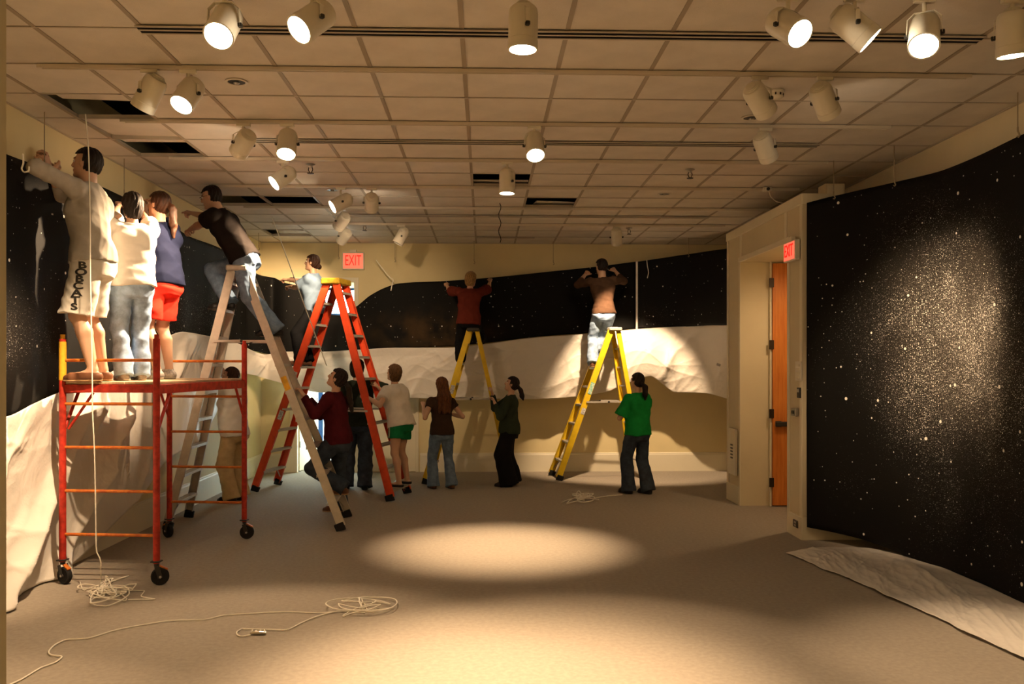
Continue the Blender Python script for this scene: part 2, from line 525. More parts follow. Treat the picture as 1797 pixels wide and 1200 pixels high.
# blue framed glass front
gl = bpy.data.materials.new('entrance_glass'); gl.use_nodes = True
gt = gl.node_tree; gout = gt.nodes['Material Output']
gtr = gt.nodes.new('ShaderNodeBsdfTransparent'); gtr.inputs[0].default_value = (0.93, 0.97, 0.98, 1)
ggl = gt.nodes.new('ShaderNodeBsdfGlossy'); ggl.inputs['Roughness'].default_value = 0.03
gmx = gt.nodes.new('ShaderNodeMixShader'); gmx.inputs[0].default_value = 0.06
gt.links.new(gtr.outputs[0], gmx.inputs[1]); gt.links.new(ggl.outputs[0], gmx.inputs[2]); gt.links.new(gmx.outputs[0], gout.inputs['Surface'])
WY = YB + 1.0
wn = empty('window_1', ((DX0 + DX1) / 2, WY, 0)); tag(wn, kind='structure')
wx0, wx1 = DX0 - wn.location.x, DX1 - wn.location.x
TB = P(0, 551, WY).z
xm = P(563, 0, WY).x - wn.location.x
for (lo, hi, nm) in (((wx0, -.03, 0), (wx0 + .04, .03, DZ), 'frame_post'), ((wx1 - .04, -.03, 0), (wx1, .03, DZ), 'frame_post'),
                 ((xm - .04, -.03, 0), (xm + .04, .03, TB), 'frame_post'),
                 ((wx0, -.03, TB - .05), (wx1, .03, TB + .02), 'transom_bar'), ((wx0, -.03, DZ - .04), (wx1, .03, DZ), 'frame_head'),
                 ((wx0, -.03, 0), (wx1, .03, .06), 'sill')):
    MB().span(lo, hi, .004).build(nm, M_BLUEF, wn)
MB().span((wx0 + .04, -.004, TB + .02), (wx1 - .04, .004, DZ - .04)).build('pane', gl, wn)
MB().span((wx0 + .04, -.004, .06), (xm - .04, .004, TB - .05)).build('pane', gl, wn)
MB().span((xm + .04, -.004, .06), (wx1 - .04, .004, TB - .05)).build('pane', gl, wn)
M_PAVE = mat('outside_paving', (0.6, 0.6, 0.58, 1), 0.9, var=0.1, scale=3)
wall('floor_outside', (-12, YB + 2.2, -.12), (8, YB + 14, -.02), M_PAVE)
# white leaf standing open in the recess
d3 = empty('door_3', (DX0 + .03, YB + .10, 0), math.radians(80)); tag(d3, kind='structure')
MB().span((0, 0, .01), (.80, .045, 2.15), .004).build('door_leaf', M_TRIM, d3)
MB().span((.74, -.004, .95), (.79, .0, 1.15)).build('lock_plate', M_HINGE, d3)
MB().span((.0, -.005, .38), (.03, .0, .48)).build('hinge', M_HINGE, d3)
# closed flush door to the right of the entrance
d2 = empty('door_2', (D2A, YB, 0)); tag(d2, kind='structure')
wd = D2B - D2A
MB().span((.05, -.02, .012), (wd - .05, 0, 2.10), .003).build('door_leaf', M_TRIM, d2)
MB().span((0, -.035, 0), (.05, 0, 2.15), .004).build('casing_board', M_TRIM, d2)
MB().span((wd - .05, -.035, 0), (wd, 0, 2.15), .004).build('casing_board', M_TRIM, d2)
MB().span((0, -.035, 2.10), (wd, 0, 2.16), .004).build('casing_board', M_TRIM, d2)

# ------------------------------------------------------------------ panelled vestibule box on the right wall
BX = 3.09
BY0, BY1, BT = 8.20, PX(1277, BX), 3.36
OY0, OY1, OT = PX(1383, BX), PX(1300, BX), P(1300, 460, PX(1300, BX)).z
bxo = empty('wall_vestibule', (BX, BY0, 0)); tag(bxo, kind='structure')
y0, y1, oy0, oy1 = 0, BY1 - BY0, OY0 - BY0, OY1 - BY0
DP = XR - BX
mb = MB()
mb.span((0, y0, 0), (DP, oy0, BT)).span((0, oy1, 0), (DP, y1, BT)).span((0, oy0, OT), (DP, oy1, BT))
mb.build('wall_body', M_WALL_R, bxo)
def plate(y_a, y_b, z_a, z_b, t=.012, nm='trim_board'):
    MB().span((-t, y_a, z_a), (0, y_b, z_b), .003).build(nm, M_TRIM, bxo)
plate(y0 - .012, y1, BT - .10, BT, .022, 'cornice_board')
plate(y0, y0 + .06, .20, BT - .10); plate(oy0 - .06, oy0, 0, OT + .06); plate(oy1, oy1 + .05, 0, OT + .06)
plate(y1 - .06, y1, .20, BT - .10); plate(oy0 - .06, oy1 + .05, OT, OT + .06, .018); plate(oy0 + .02, oy0 + .08, OT + .06, BT - .10)
plate(oy1 - .06, oy1, OT + .06, BT - .10)
plate(y0 - .012, oy0 - .06, 0, .22, .018, 'base_board'); plate(oy1 + .05, y1, 0, .22, .018, 'base_board')
MB().span((-.012, -.016, 0), (DP, 0, .22), .003).build('base_board', M_TRIM, bxo)
MB().span((-.012, -.02, BT - .10), (DP, 0, BT), .003).build('cornice_board', M_TRIM, bxo)
# jamb and the open oak door seen face on
jx = P(1352, 0, OY1).x
d1 = empty('door_1', (jx + .005, OY1 - .07, 0)); tag(d1, kind='structure')
MB().span((0, 0, .012), (DP - (jx - BX) - .02, .045, OT - .02), .003).build('door_leaf', M_DOOR, d1)
for y in (497, 605, 725, 845):
    h = P(1350, y, OY1).z
    MB().span((-.045, -.012, h - .055), (.012, .0, h + .055), .003).build('hinge', M_HINGE, d1)
hb = P(1365, 743, OY1).z
MB().span((.02, -.06, hb - .028), (.80, -.015, hb + .028), .01).build('push_bar', M_DARKP, d1)
MB().span((.03, -.02, hb - .035), (.10, 0.0, hb + .035), .004).build('push_bar_mount', M_DARKP, d1)
wall('trim_2', (jx - .02, OY1 - .05, 0), (jx - .001, OY1 - .001, OT), M_TRIM)
MB().span((.3, -.05, OT - .06), (.45, 0, OT - .03)).build('door_closer', M_DARKP, d1)

# devices on the vestibule face
def face_dev(name, x0, x1, y0p, y1p, m, label, cat, t=.015):
    ya, yb = PX(x1, BX), PX(x0, BX)
    ym = (ya + yb) / 2
    za, zb = P((x0 + x1) / 2, y1p, ym).z, P((x0 + x1) / 2, y0p, ym).z
    r = empty(name, (BX - .012, ym, za)); tag(r, label, cat)
    MB().span((-t, ya - ym, 0), (0, yb - ym, zb - za), .003).build('housing', m, r)
    return r, yb - ya, zb - za
r, w, h = face_dev('switch_plate', 1400, 1410, 634, 668, M_PLASTIC_W, 'tall cream switch plate with four rockers beside the oak door', 'switch plate')
for k in range(4):
    MB().span((-.022, -w * .25, h * (.12 + .2 * k)), (-.014, w * .25, h * (.24 + .2 * k)), .002).build('rocker', M_TRIM, r)
r, w, h = face_dev('thermostat', 1403, 1408, 680, 698, M_DARKP, 'small dark wall control below the switch plate', 'wall control')
MB().span((-.02, -w * .3, h * .55), (-.014, w * .3, h * .85), .001).build('display', M_STEEL, r)
r, w, h = face_dev('door_release', 1395, 1403, 716, 730, M_STEEL, 'grey metal release button box on vestibule wall', 'wall control', .03)
MB().span((-.04, -w * .2, h * .3), (-.029, w * .2, h * .7), .003).build('button', M_DARKP, r)
r, w, h = face_dev('wall_outlet', 1396, 1404, 912, 925, M_HINGE, 'small dark wall outlet near the floor beside the oak door', 'outlet')
for k in range(2):
    MB().span((-.018, -w * .2, h * (.15 + .4 * k)), (-.014, w * .2, h * (.42 + .4 * k)), .002).build('socket', M_STEEL, r)
r, w, h = face_dev('wall_heater', 1284, 1296, 752, 832, M_PLASTIC_W, 'tall white wall grille with dark buttons low on vestibule', 'wall grille', .03)
for k in range(5):
    MB().span((-.036, -w * .15, h * (.35 + .07 * k)), (-.029, w * .15, h * (.385 + .07 * k)), .002).build('button', M_DARKP, r)

# exit signs
def exit_sign(name, c, rz, w, h, label):
    r = empty(name, c, rz)
    MB().box((0, 0, 0), (w, .05, h), None, .006).build('housing', M_PLASTIC_W, r)
    MB().box((0, -.026, 0), (w * .9, .006, h * .86), None, .002).build('face_plate', M_EXITP, r)
    me = text_mesh('EXIT', h * .82, .002); me.materials.append(M_EXITL)
    o = link_mesh('lettering', me, r, (0, -.032, 0)); o.rotation_euler = (math.radians(90), 0, 0)
    bb = max(v.co.x for v in me.vertices) - min(v.co.x for v in me.vertices)
    o.scale = (w * .72 / bb, 1.05, 1)
    me2 = MB().box((0, 0, h / 2 + .02), (w * .3, .04, .04)).build('mount', M_PLASTIC_W, r)
    tag(r, label, 'exit sign')
exit_sign('exit_sign', P(620, 458, YB - .03), 0, .345, .275, 'glowing red EXIT sign on the yellow back wall above the red ladder')
ey = PX(1398, BX)
exit_sign('exit_sign', Vector((BX - .05, ey, P(1398, 441, ey).z)), math.radians(-90), .32, .20, 'glowing red EXIT sign beside the doorway of the oak door')

# unseen lamp added in the doorway soffit to brighten jamb and oak door
r = empty('recessed_downlight', (BX + .52, OY0 + .42, OT))
MB().lathe([(.07, 0), (.07, -.005), (.058, -.008), (.054, -.003)], n=22, capb=True, capt=False).build('trim_ring', M_TRACK, r)
MB().lathe([(.054, -.004), (.001, -.003)], n=22, capt=False).build('lens', M_LENS, r)
lt = bpy.data.lights.new('added_doorway_beam', 'SPOT'); lt.energy = 55; lt.color = (1.0, .66, .36); lt.spot_size = math.radians(150); lt.spot_blend = .8; lt.shadow_soft_size = .05
lo = bpy.data.objects.new('added_doorway_beam', lt); COL.objects.link(lo); lo.parent = r; lo.location = (0, 0, -.015); lo.rotation_euler = (math.radians(12), 0, 0)
tag(r, 'small added lamp, out of view in the soffit above the oak door', 'downlight')

# ------------------------------------------------------------------ lighting tracks and spot lamps
TRACKS = {}
for k, (ty, xa, xb, lab) in enumerate(((4.356, 300, 1900, 'white lighting track at the top edge of the view with seven spot lamps'),
                                (5.576, 70, 1700, 'long white lighting track second from the viewer'),
                                (6.796, 215, 1560, 'white lighting track third from the viewer'),
                                (8.016, 300, 1450, 'white lighting track fourth from the viewer'),
                                (9.236, 375, 1400, 'white lighting track fifth from the viewer'),
                                (10.456, 430, 1360, 'white lighting track sixth from the viewer'),
                                (11.676, 480, 1270, 'white lighting track nearest the back wall'))):
    X0, X1 = max(P(xa, 0, ty).x, XL + .3), min(P(xb, 0, ty).x, XR - .3)
    r = empty('lighting_track', ((X0 + X1) / 2, ty, CZ - .006))
    L = X1 - X0
    MB().box((0, 0, -.005), (L, .036, .010)).build('track_back', M_TRACK, r)
    for s in (-1, 1):
        MB().box((0, s * .0145, -.017), (L, .007, .014)).build('track_lip', M_TRACK, r)
        MB().box((s * L / 2, 0, -.012), (.03, .040, .026), None, .003).build('end_cap', M_TRACK, r)
    tag(r, lab, 'lighting track', 'ceiling lighting tracks')
    TRACKS[k] = ty

def aim_matrix(d):
    z = -Vector(d).normalized()
    x = Vector((0, 0, 1)).cross(z)
    if x.length < 1e-3: x = Vector((1, 0, 0))
    x.normalize(); y = z.cross(x)
    return Matrix((x, y, z)).transposed()

def spot_lamp(tr, px, target, label, power=0.0, angle=38, blend=.6, lit=None, drop=.16):
    """lamp on track tr at photo column px; target = point it aims at"""
    ty = TRACKS[tr]
    zt = CZ - .030
    loc = Vector((P(px, 0, ty).x, ty, zt))
    r = empty('track_spot_lamp', loc)
    piv = Vector((0, 0, -drop))
    d = (Vector(target) - (loc + piv)).normalized()
    M = aim_matrix(d)                      # local -z = aim direction
    MB().box((0, 0, -.012), (.11, .034, .026), None, .004).build('track_adapter', M_LAMP, r)
    MB().tube([(0, 0, -.02), (0, 0, -.075)], .011, 10).build('stem', M_LAMP, r)
    # yoke: flat U bracket straddling the can
    hx = M @ Vector((1, 0, 0))
    top = Vector((0, 0, -.075))
    w = .084
    up = (top - piv)
    mb = MB()
    a0, a1 = piv + hx * w, piv - hx * w
    b0, b1 = piv + hx * w * .95 + up * .72, piv - hx * w * .95 + up * .72
    c0, c1 = top + hx * w * .55, top - hx * w * .55
    fw = (hx.cross(up)).normalized()
    for p, q in ((a0, b0), (b0, c0), (c0, c1), (c1, b1), (b1, a1)):
        mb.beam(p, q + (q - p).normalized() * .004, .004, .022, side=hx.cross(fw) if abs((q - p).normalized().dot(hx)) > .7 else hx)
    mb.build('yoke', M_LAMP, r)
    for p in (a0, a1):
        mb = MB(); mb.beam(p - hx * .012, p + hx * .012, .022, .022, side=up, bev=.004); mb.build('yoke_knob', M_DARKP, r)
    R, L0, L1 = .075, .115, -.105          # can radius, back, front along local z
    prof = [(.030, L0 + .004), (.060, L0), (.070, L0 - .012), (R, L0 - .035), (R, L1 + .05), (R + .002, L1 + .048), (R + .002, L1),
            (R - .006, L1), (R - .006, L1 + .024), (.0655, L1 + .026)]
    MB().lathe(prof, piv, M, 28, True, False).build('lamp_can', M_LAMP, r, smooth='auto')
    for k in range(3):                      # cooling fins at the back of the can
        MB().lathe([(.048 - .006 * k, L0 + .002 + .007 * k), (.050 - .006 * k, L0 + .006 + .007 * k), (.046 - .006 * k, L0 + .008 + .007 * k)], piv, M, 20).build('cooling_ring', M_LAMP, r)
    on = lit if lit is not None else power > 0
    MB().lathe([(.0695, L1 + .022), (.069, L1 + .018), (.05, L1 + .010), (.001, L1 + .006)], piv, M, 28, True, False).build('lens', M_LENS if on else M_LENS_OFF, r, smooth=True)
    if power > 0:
        lt = bpy.data.lights.new('spot_beam', 'SPOT')
        lt.energy = power * SPOT_GAIN; lt.color = SPOT_COL; lt.spot_size = math.radians(angle); lt.spot_blend = blend
        lt.shadow_soft_size = .035
        lo = bpy.data.objects.new('spot_beam', lt); COL.objects.link(lo); lo.parent = r
        lo.matrix_local = Matrix.Translation(piv + d * .112) @ M.to_4x4()
    tag(r, label, 'spot lamp', 'track spot lamps')
    return r

# nearest track
spot_lamp(0, 393, (-1.55, 2.1, .8), 'lit white spot lamp at top left, its round lens facing the viewer', 70, 60, drop=.19)
spot_lamp(0, 548, (-2.6, 2.6, 1.3), 'lit white spot lamp right of the top left one, turned to the left', 80, 60)
spot_lamp(0, 918, (.13, 4.34, 0), 'lit white spot lamp at top centre pointing straight down', 420, 60, 1.0, drop=.19)
spot_lamp(0, 1383, (2.25, 2.9, 2.2), 'lit spot lamp at top right, leftmost of four, lens facing viewer', 60, 60)
spot_lamp(0, 1500, (3.7, 3.95, 1.7), 'lit spot lamp at top right tipped to the right, lens a thin slice', 120, 50, 1.0)
spot_lamp(0, 1622, (1.55, 3.1, 1.6), 'lit spot lamp at top right, third of four, lens turned left', 60, 60, drop=.19)
spot_lamp(0, 1776, (2.95, 4.7, .5), 'lit spot lamp in the top right corner pointing down', 110, 44, .9, drop=.19)
# second track
spot_lamp(1, 262, (-3.4, 6.1, 1.5), 'white spot lamp seen from behind above the scaffold, tipped left', 250, 52, 1.0)
spot_lamp(1, 330, (-2.6, 3.9, 1.0), 'lit white spot lamp with round lens above the scaffold', 90, 60)
spot_lamp(1, 1333, (3.6, 7.2, 1.9), 'white spot lamp just left of the smoke detector, tipped to the right', 0)
spot_lamp(1, 1447, (3.70, 7.05, 1.85), 'white spot lamp right of the smoke detector, tipped right', 180, 50, 1.0)
# third track
spot_lamp(2, 427, (-3.3, 8.6, 2.3), 'white spot lamp seen from behind, left of its lit neighbour', 150, 42, .9)
spot_lamp(2, 504, (-1.5, 5.6, 1.2), 'lit spot lamp near the left with its lens facing down and forward', 90, 60)
spot_lamp(2, 938, (.55, 5.0, .6), 'lit spot lamp near the middle of the ceiling, lens facing the viewer', 90, 56)
spot_lamp(2, 1343, (3.3, 8.0, 2.0), 'white spot lamp under the third track at right, tipped right', 0)
# fourth track
spot_lamp(3, 496, (-3.3, 7.15, 2.2), 'lit spot lamp left of centre, tipped sharply left at scaffold workers', 360, 66, .9)
spot_lamp(3, 890, (.16, 7.98, 0), 'lit spot lamp in the ceiling centre pointing straight down', 360, 46, 1.0, drop=.19)
# fifth track
spot_lamp(4, 598, (-3.3, 8.5, 2.35), 'lit spot lamp in the left cluster showing a thin slice of lens', 300, 52, .9)
spot_lamp(4, 652, (-1.75, 13.2, 1.9), 'white spot lamp right of the left cluster, seen from behind', 75, 60, 1.0)
# sixth and last tracks
spot_lamp(5, 600, (-3.0, 12.0, 2.2), 'white spot lamp in the middle of the left cluster', 90, 55, 1.0)
spot_lamp(6, 604, (-3.0, 13.2, 2.6), 'white spot lamp lowest in the left cluster, above the EXIT sign', 110, 60, 1.0)
spot_lamp(6, 704, (-1.6, 11.6, 2.6), 'unlit spot lamp with dark lens right of the EXIT sign', 0)
spot_lamp(6, 1082, (2.2, 13.1, 1.05), 'white spot lamp above the right yellow ladder near back wall', 165, 60, .5, drop=.15)

# small ceiling fittings
def sprinkler(x, y, label):
    z = CZ - .004
    a = (z - CAMZ)
    Y = a * FPX / (HZ - y)
    p = P(x, y, Y)
    r = empty('sprinkler_head', (p.x, p.y, z))
    MB().lathe([(.030, 0), (.030, -.004), (.014, -.012), (.010, -.022)], n=14).build('escutcheon', M_STEEL, r)
    mb = MB().tube([(.010, 0, -.018), (.014, 0, -.035), (.004, 0, -.055)], .003, 6).tube([(-.010, 0, -.018), (-.014, 0, -.035), (-.004, 0, -.055)], .003, 6)
    mb.build('frame_arms', M_HINGE, r)
    MB().lathe([(.022, -.056), (.020, -.060), (.004, -.062)], n=14).build('deflector', M_HINGE, r)
    r.scale = (1.5, 1.5, 1.5)
    tag(r, label, 'sprinkler', 'ceiling sprinkler heads')
sprinkler(545, 291, 'small sprinkler head in the ceiling between the two left lamp rows')
sprinkler(1211, 295, 'small sprinkler head in the ceiling right of the centre lamp')
sprinkler(640, 395, 'small sprinkler head near the back of the ceiling, right of the left cluster')
sprinkler(1104, 399, 'small sprinkler head by the lamp above right yellow ladder')

def downlight(x, y, label):
    z = CZ - .002
    Y = (z - CAMZ) * FPX / (HZ - y)
    p = P(x, y, Y)
    r = empty('recessed_downlight', (p.x, p.y, z))
    MB().lathe([(.075, 0), (.075, -.005), (.062, -.008), (.058, -.003)], n=22, capb=True, capt=False).build('trim_ring', M_TRACK, r)
    MB().lathe([(.058, -.004), (.001, -.003)], n=22, capt=False).build('dark_reflector', M_DARKP, r)
    MB().lathe([(.02, -.004), (.022, -.012), (.012, -.020), (.002, -.022)], n=12, capt=False).build('bulb', M_STEEL, r)
    tag(r, label, 'downlight', 'recessed downlights')
downlight(415, 148, 'round recessed downlight in the ceiling at upper left')
downlight(1318, 202, 'round recessed downlight below the smoke detector')
downlight(583, 335, 'round recessed downlight beside the left lamp cluster')
downlight(1166, 338, 'round recessed downlight right of the open ceiling tile')

zs = CZ - .002
Ys = (zs - CAMZ) * FPX / (HZ - 155)
p = P(1361, 155, Ys)
r = empty('smoke_detector', (p.x, p.y, zs))
MB().lathe([(.062, 0), (.062, -.014), (.058, -.018)], n=24).build('base_plate', M_LAMP, r)
MB().lathe([(.056, -.018), (.052, -.040), (.034, -.054), (.001, -.056)], n=24, capt=False).build('sensor_dome', M_LAMP, r, smooth='auto')
for k in range(10):
    a = k * math.pi / 5
    MB().box((.0545 * math.cos(a), .0545 * math.sin(a), -.030), (.004, .010, .016), Matrix.Rotation(a, 3, 'Z')).build('vent_slot', M_DARKP, r)
tag(r, 'round white smoke detector on the ceiling at right', 'smoke detector')

# dangling cable under the ceiling and the small sensor hung by the vestibule
mb = MB()
c0 = P(877, 352, 10.2)
pts = [Vector((c0.x + .015 * math.sin(k * 1.1), c0.y, CZ - .002 - .47 * k / 14 + .0)) for k in range(15)]
tag(mb.tube(pts, .006, 6).build('dangling_cable', M_DARKP), 'thin dark cable dangling from the ceiling near the back', 'cable')
p = P(1346, 335, 9.2)
r = empty('ceiling_sensor', (p.x, p.y, CZ - .004))
MB().box((0, 0, -.02), (.09, .07, .045), None, .008).build('housing', M_LAMP, r)
MB().lathe([(.018, 0), (.018, .012), (.010, .014)], (0, -.036, -.022), Matrix.Rotation(math.radians(90), 3, 'X'), 12).build('lens', M_DARKP, r)
MB().tube([(0.02, 0, -.04), (.04, .0, -.10), (.10, 0, -.15), (.18, 0.0, -.17)], .005, 6).build('cable', M_LAMP, r)
tag(r, 'small white ceiling sensor with a cable above the vestibule corner', 'sensor')
r = empty('junction_box', (3.46, 8.42, BT))
MB().span((-.10, -.09, 0), (.10, .09, .13), .008).build('housing', M_WALL_R, r)
MB().span((-.08, -.097, .02), (.08, -.089, .11), .002).build('cover_plate', M_TRIM, r)
tag(r, 'small cream box standing on top of the vestibule', 'junction box')

# ------------------------------------------------------------------ canvases and sheeting
def catmull(pts, n, dim=2):
    """smooth resample of control rows (any number of columns)"""
    A = np.array(pts, float)
    d = np.linalg.norm(np.diff(A[:, :dim], axis=0), axis=1) + 1e-6
    t = np.concatenate([[0], np.cumsum(d)])
    tt = np.linspace(0, t[-1], n)
    out = np.zeros((n, A.shape[1]))
    # monotone cubic (PCHIP like) per column
    for c in range(A.shape[1]):
        y = A[:, c]; h = np.diff(t); dl = np.diff(y) / h
        m = np.zeros(len(y)); m[0], m[-1] = dl[0], dl[-1]
        for i in range(1, len(y) - 1):
            if dl[i - 1] * dl[i] <= 0: m[i] = 0
            else:
                w1, w2 = 2 * h[i] + h[i - 1], h[i] + 2 * h[i - 1]
                m[i] = (w1 + w2) / (w1 / dl[i - 1] + w2 / dl[i])
        k = np.clip(np.searchsorted(t, tt, side='right') - 1, 0, len(h) - 1)
        s = (tt - t[k]) / h[k]
        out[:, c] = (2 * s**3 - 3 * s**2 + 1) * y[k] + (s**3 - 2 * s**2 + s) * h[k] * m[k] + (-2 * s**3 + 3 * s**2) * y[k + 1] + (s**3 - s**2) * h[k] * m[k + 1]
    return out, tt

def sines(rs, n, fmin, fmax, seed):
    g = np.random.RandomState(seed)
    W = []
    for _ in range(n):
        f = fmin * (fmax / fmin) ** g.rand(); a = g.rand() * 2 * math.pi
        W.append((f * math.cos(a), f * math.sin(a), g.rand() * 6.28, 1 / f))
    return W

def ridged(U, V, seed, n=7, fmin=2, fmax=14, ax=1.0):
    out = np.zeros_like(U); tot = 0
    g = np.random.RandomState(seed)
    wu, wv = U.copy(), V.copy()
    for k in range(3):
        f = 1.3 * (k + 1)
        wu = wu + .10 / (k + 1) * np.sin(f * V * 2.1 + g.rand() * 6); wv = wv + .10 / (k + 1) * np.sin(f * U * 1.9 + g.rand() * 6)
    for k in range(n):
        f = fmin * (fmax / fmin) ** (k / max(1, n - 1)); a = g.rand() * math.pi
        s = np.sin(f * (wu * math.cos(a) * ax + wv * math.sin(a)) + g.rand() * 6.28)
        amp = (fmin / f) ** .8
        out += amp * (1 - 2 * np.sqrt(np.abs(s) + .003)); tot += amp
    return out / tot

def sheet_object(name, V3, m, thick=.004, parent=None, uv=None):
    nu, nv = V3.shape[:2]
    vs = V3.reshape(-1, 3)
    me = bpy.data.meshes.new(name)
    idx = np.arange(nu * nv).reshape(nu, nv)
    q = np.stack([idx[:-1, :-1], idx[1:, :-1], idx[1:, 1:], idx[:-1, 1:]], -1).reshape(-1, 4)
    me.from_pydata(vs.tolist(), [], q.tolist())
    me.materials.append(m)
    if uv is not None:
        ul = me.uv_layers.new(name='metres')
        li = np.zeros(len(me.loops), np.int32); me.loops.foreach_get('vertex_index', li)
        ul.data.foreach_set('uv', uv.reshape(-1, 2)[li].astype(np.float32).ravel())
    for p in me.polygons: p.use_smooth = True
    o = bpy.data.objects.new(name, me); COL.objects.link(o)
    sm = o.modifiers.new('thickness', 'SOLIDIFY'); sm.thickness = thick; sm.offset = 0
    if parent: o.parent = parent
    return o

def hung_sheet(name, rows, nu, nv, m, fold, seed, bulge=None, foldfreq=9.0, thick=.004, crumple=0.0, free=1.0, diag=0.0, floor_off=None):
    """rows: (X, Y, ztop, zbot[, extra outward bulge at the middle]); outward = left of travel rotated"""
    C, t = catmull(rows, nu)
    tan = np.gradient(C[:, :2], axis=0); tan /= np.linalg.norm(tan, axis=1)[:, None]
    nrm = np.stack([tan[:, 1], -tan[:, 0]], 1)          # into the room for a clockwise walk
    v = np.linspace(0, 1, nv)
    U, Vv = np.meshgrid(t, v, indexing='ij')
    Z = C[:, 2][:, None] * (1 - v) + C[:, 3][:, None] * v
    H = (C[:, 2] - C[:, 3])[:, None] * np.ones_like(v)
    S = Vv * H
    g = np.random.RandomState(seed)
    ph = g.rand(6) * 6.28
    f = np.zeros_like(U)
    for k in range(4):
        f += np.sin(U * foldfreq * (.35 + .45 * k) + ph[k] + .8 * np.sin(S * 1.3 + ph[k])) / (1 + .7 * k)
    off = fold * f * (.15 + .85 * Vv ** .8 * free)
    if diag: off = off + diag * (.5 - np.abs(np.sin((U * .9 + S * 1.1) * 2.6 + .5 * np.sin(S * 3 + U)))) * np.clip(Vv * 2.5, 0, 1) * np.clip((10.5 - U) / 3, .12, 1)
    if crumple: off = off + crumple * ridged(U, S, seed + 5) * np.clip(Vv * 6, 0, 1)
    if C.shape[1] > 4: off = off + C[:, 4][:, None] * np.sin(math.pi * np.clip(Vv, 0, 1)) ** .8
    if C.shape[1] > 5: off = off + C[:, 5][:, None] * Vv
    if floor_off is not None: off = floor_off + np.where(off > floor_off + .02, off - floor_off, .02 * np.exp(np.minimum((off - floor_off) / .02 - 1, 0)))
    Vx = C[:, 0][:, None] + nrm[:, 0][:, None] * off
    Vy = C[:, 1][:, None] + nrm[:, 1][:, None] * off
    Vx = np.clip(Vx, XL + .025, XR - .02); Vy = np.minimum(Vy, YB - .03)
    return sheet_object(name, np.stack([Vx, Vy, Z], -1), m, thick, uv=np.stack([U, Z], -1))

def lp(x, yt, yb, X):          # a row on the left run (plane X)
    Y = PX(x, X); return (X, Y, P(x, yt, Y).z, P(x, yb, Y).z)
def bp(x, yt, yb, Y):          # a row on the back run (depth Y)
    p = P(x, yt, Y); return (p.x, Y, p.z, P(x, yb, Y).z)
XC = -3.46
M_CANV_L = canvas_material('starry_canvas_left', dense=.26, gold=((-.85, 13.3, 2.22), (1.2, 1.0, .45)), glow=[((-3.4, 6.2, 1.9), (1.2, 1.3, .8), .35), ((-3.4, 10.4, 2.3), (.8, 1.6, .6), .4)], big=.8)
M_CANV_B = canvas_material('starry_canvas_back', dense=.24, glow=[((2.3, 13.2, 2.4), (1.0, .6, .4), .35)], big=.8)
rows = [(XC, 3.6, 3.2, 1.25), lp(10, 270, 735, XC), lp(110, 305, 690, XC), lp(192, 334, 655, XC), lp(258, 366, 625, XC), lp(300, 392, 590, XC), lp(330, 414, 590, XC),
        lp(383, 434, 600, XC), lp(430, 462, 610, XC), (XC + .06, 13.0, P(458, 482, 13.0).z, P(458, 618, 13.0).z),
        bp(480, 487, 622, 13.32), bp(500, 496, 622, 13.28), bp(528, 503, 623, 13.30), bp(548, 522, 624, 13.36), bp(570, 550, 625, 13.38), bp(600, 553, 622, 13.38), bp(625, 538, 620, 13.38),
        bp(650, 518, 618, 13.37), bp(680, 503, 615, 13.36), bp(702, 497, 612, 13.36), bp(780, 493, 608, 13.36), bp(850, 488, 602, 13.36), bp(950, 478, 590, 13.36),
        bp(1055, 467, 583, 13.35), bp(1115.5, 459, 577, 13.30)]
# forward order of travel: up the left wall then right along the back; outward normal = (ty, -tx) points into the room
o = hung_sheet('starry_canvas', rows, 420, 36, M_CANV_L, .022, 3, foldfreq=7.0)
tag(o, 'long black canvas spattered with stars held up along left and back walls', 'canvas')
rows = [bp(1119.5, 459, 577, 13.30), bp(1160, 453, 574, 13.18), bp(1200, 447, 573, 12.95), bp(1240, 441, 571, 12.5), bp(1290, 434, 570, 11.9), (3.86, 11.4, 3.36, 2.26)]
o = hung_sheet('starry_canvas', rows, 120, 30, M_CANV_B, .010, 9, foldfreq=5)
tag(o, 'short black starry canvas right of the seam in the back corner', 'canvas')
# bright edge strip of the seam
s0, s1 = P(1117.5, 459, 13.27), P(1117.5, 577, 13.27)
mb = MB().beam(s0, s1, .030, .004, side=(1, 0, 0))
M_SEAM = mat('seam_tape', (0.9, 0.88, 0.85, 1), 0.3)
tag(mb.build('seam_strip', M_SEAM), 'thin bright vertical strip at the seam of the back canvas', 'seam strip')

# right hand canvas: curves off the wall round to the vestibule corner
def rt(x, yt, yb, Y):
    p = P(x, yt, Y); return (p.x, Y, p.z, P(x, yb, Y).z)
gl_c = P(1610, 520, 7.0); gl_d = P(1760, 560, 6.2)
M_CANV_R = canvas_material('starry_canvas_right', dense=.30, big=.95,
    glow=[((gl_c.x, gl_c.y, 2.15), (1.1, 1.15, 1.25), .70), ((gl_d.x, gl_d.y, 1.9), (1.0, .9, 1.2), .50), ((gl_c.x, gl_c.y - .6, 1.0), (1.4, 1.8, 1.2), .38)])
rows = [rt(1416, 356, 925, 8.14), rt(1463, 344, 934, 8.0), rt(1520, 331, 948, 7.72), rt(1569, 320, 966, 7.42), rt(1660, 297, 1006, 6.9), rt(1720, 272, 1030, 6.45), rt(1797, 235, 1064, 5.90), (3.74, 4.6, 3.30, .03), (3.72, 3.2, 3.30, .03)]
o = hung_sheet('starry_canvas', rows, 200, 60, M_CANV_R, .008, 21, foldfreq=3.0)
tag(o, 'tall black canvas thick with white stars hung on the right wall', 'canvas')

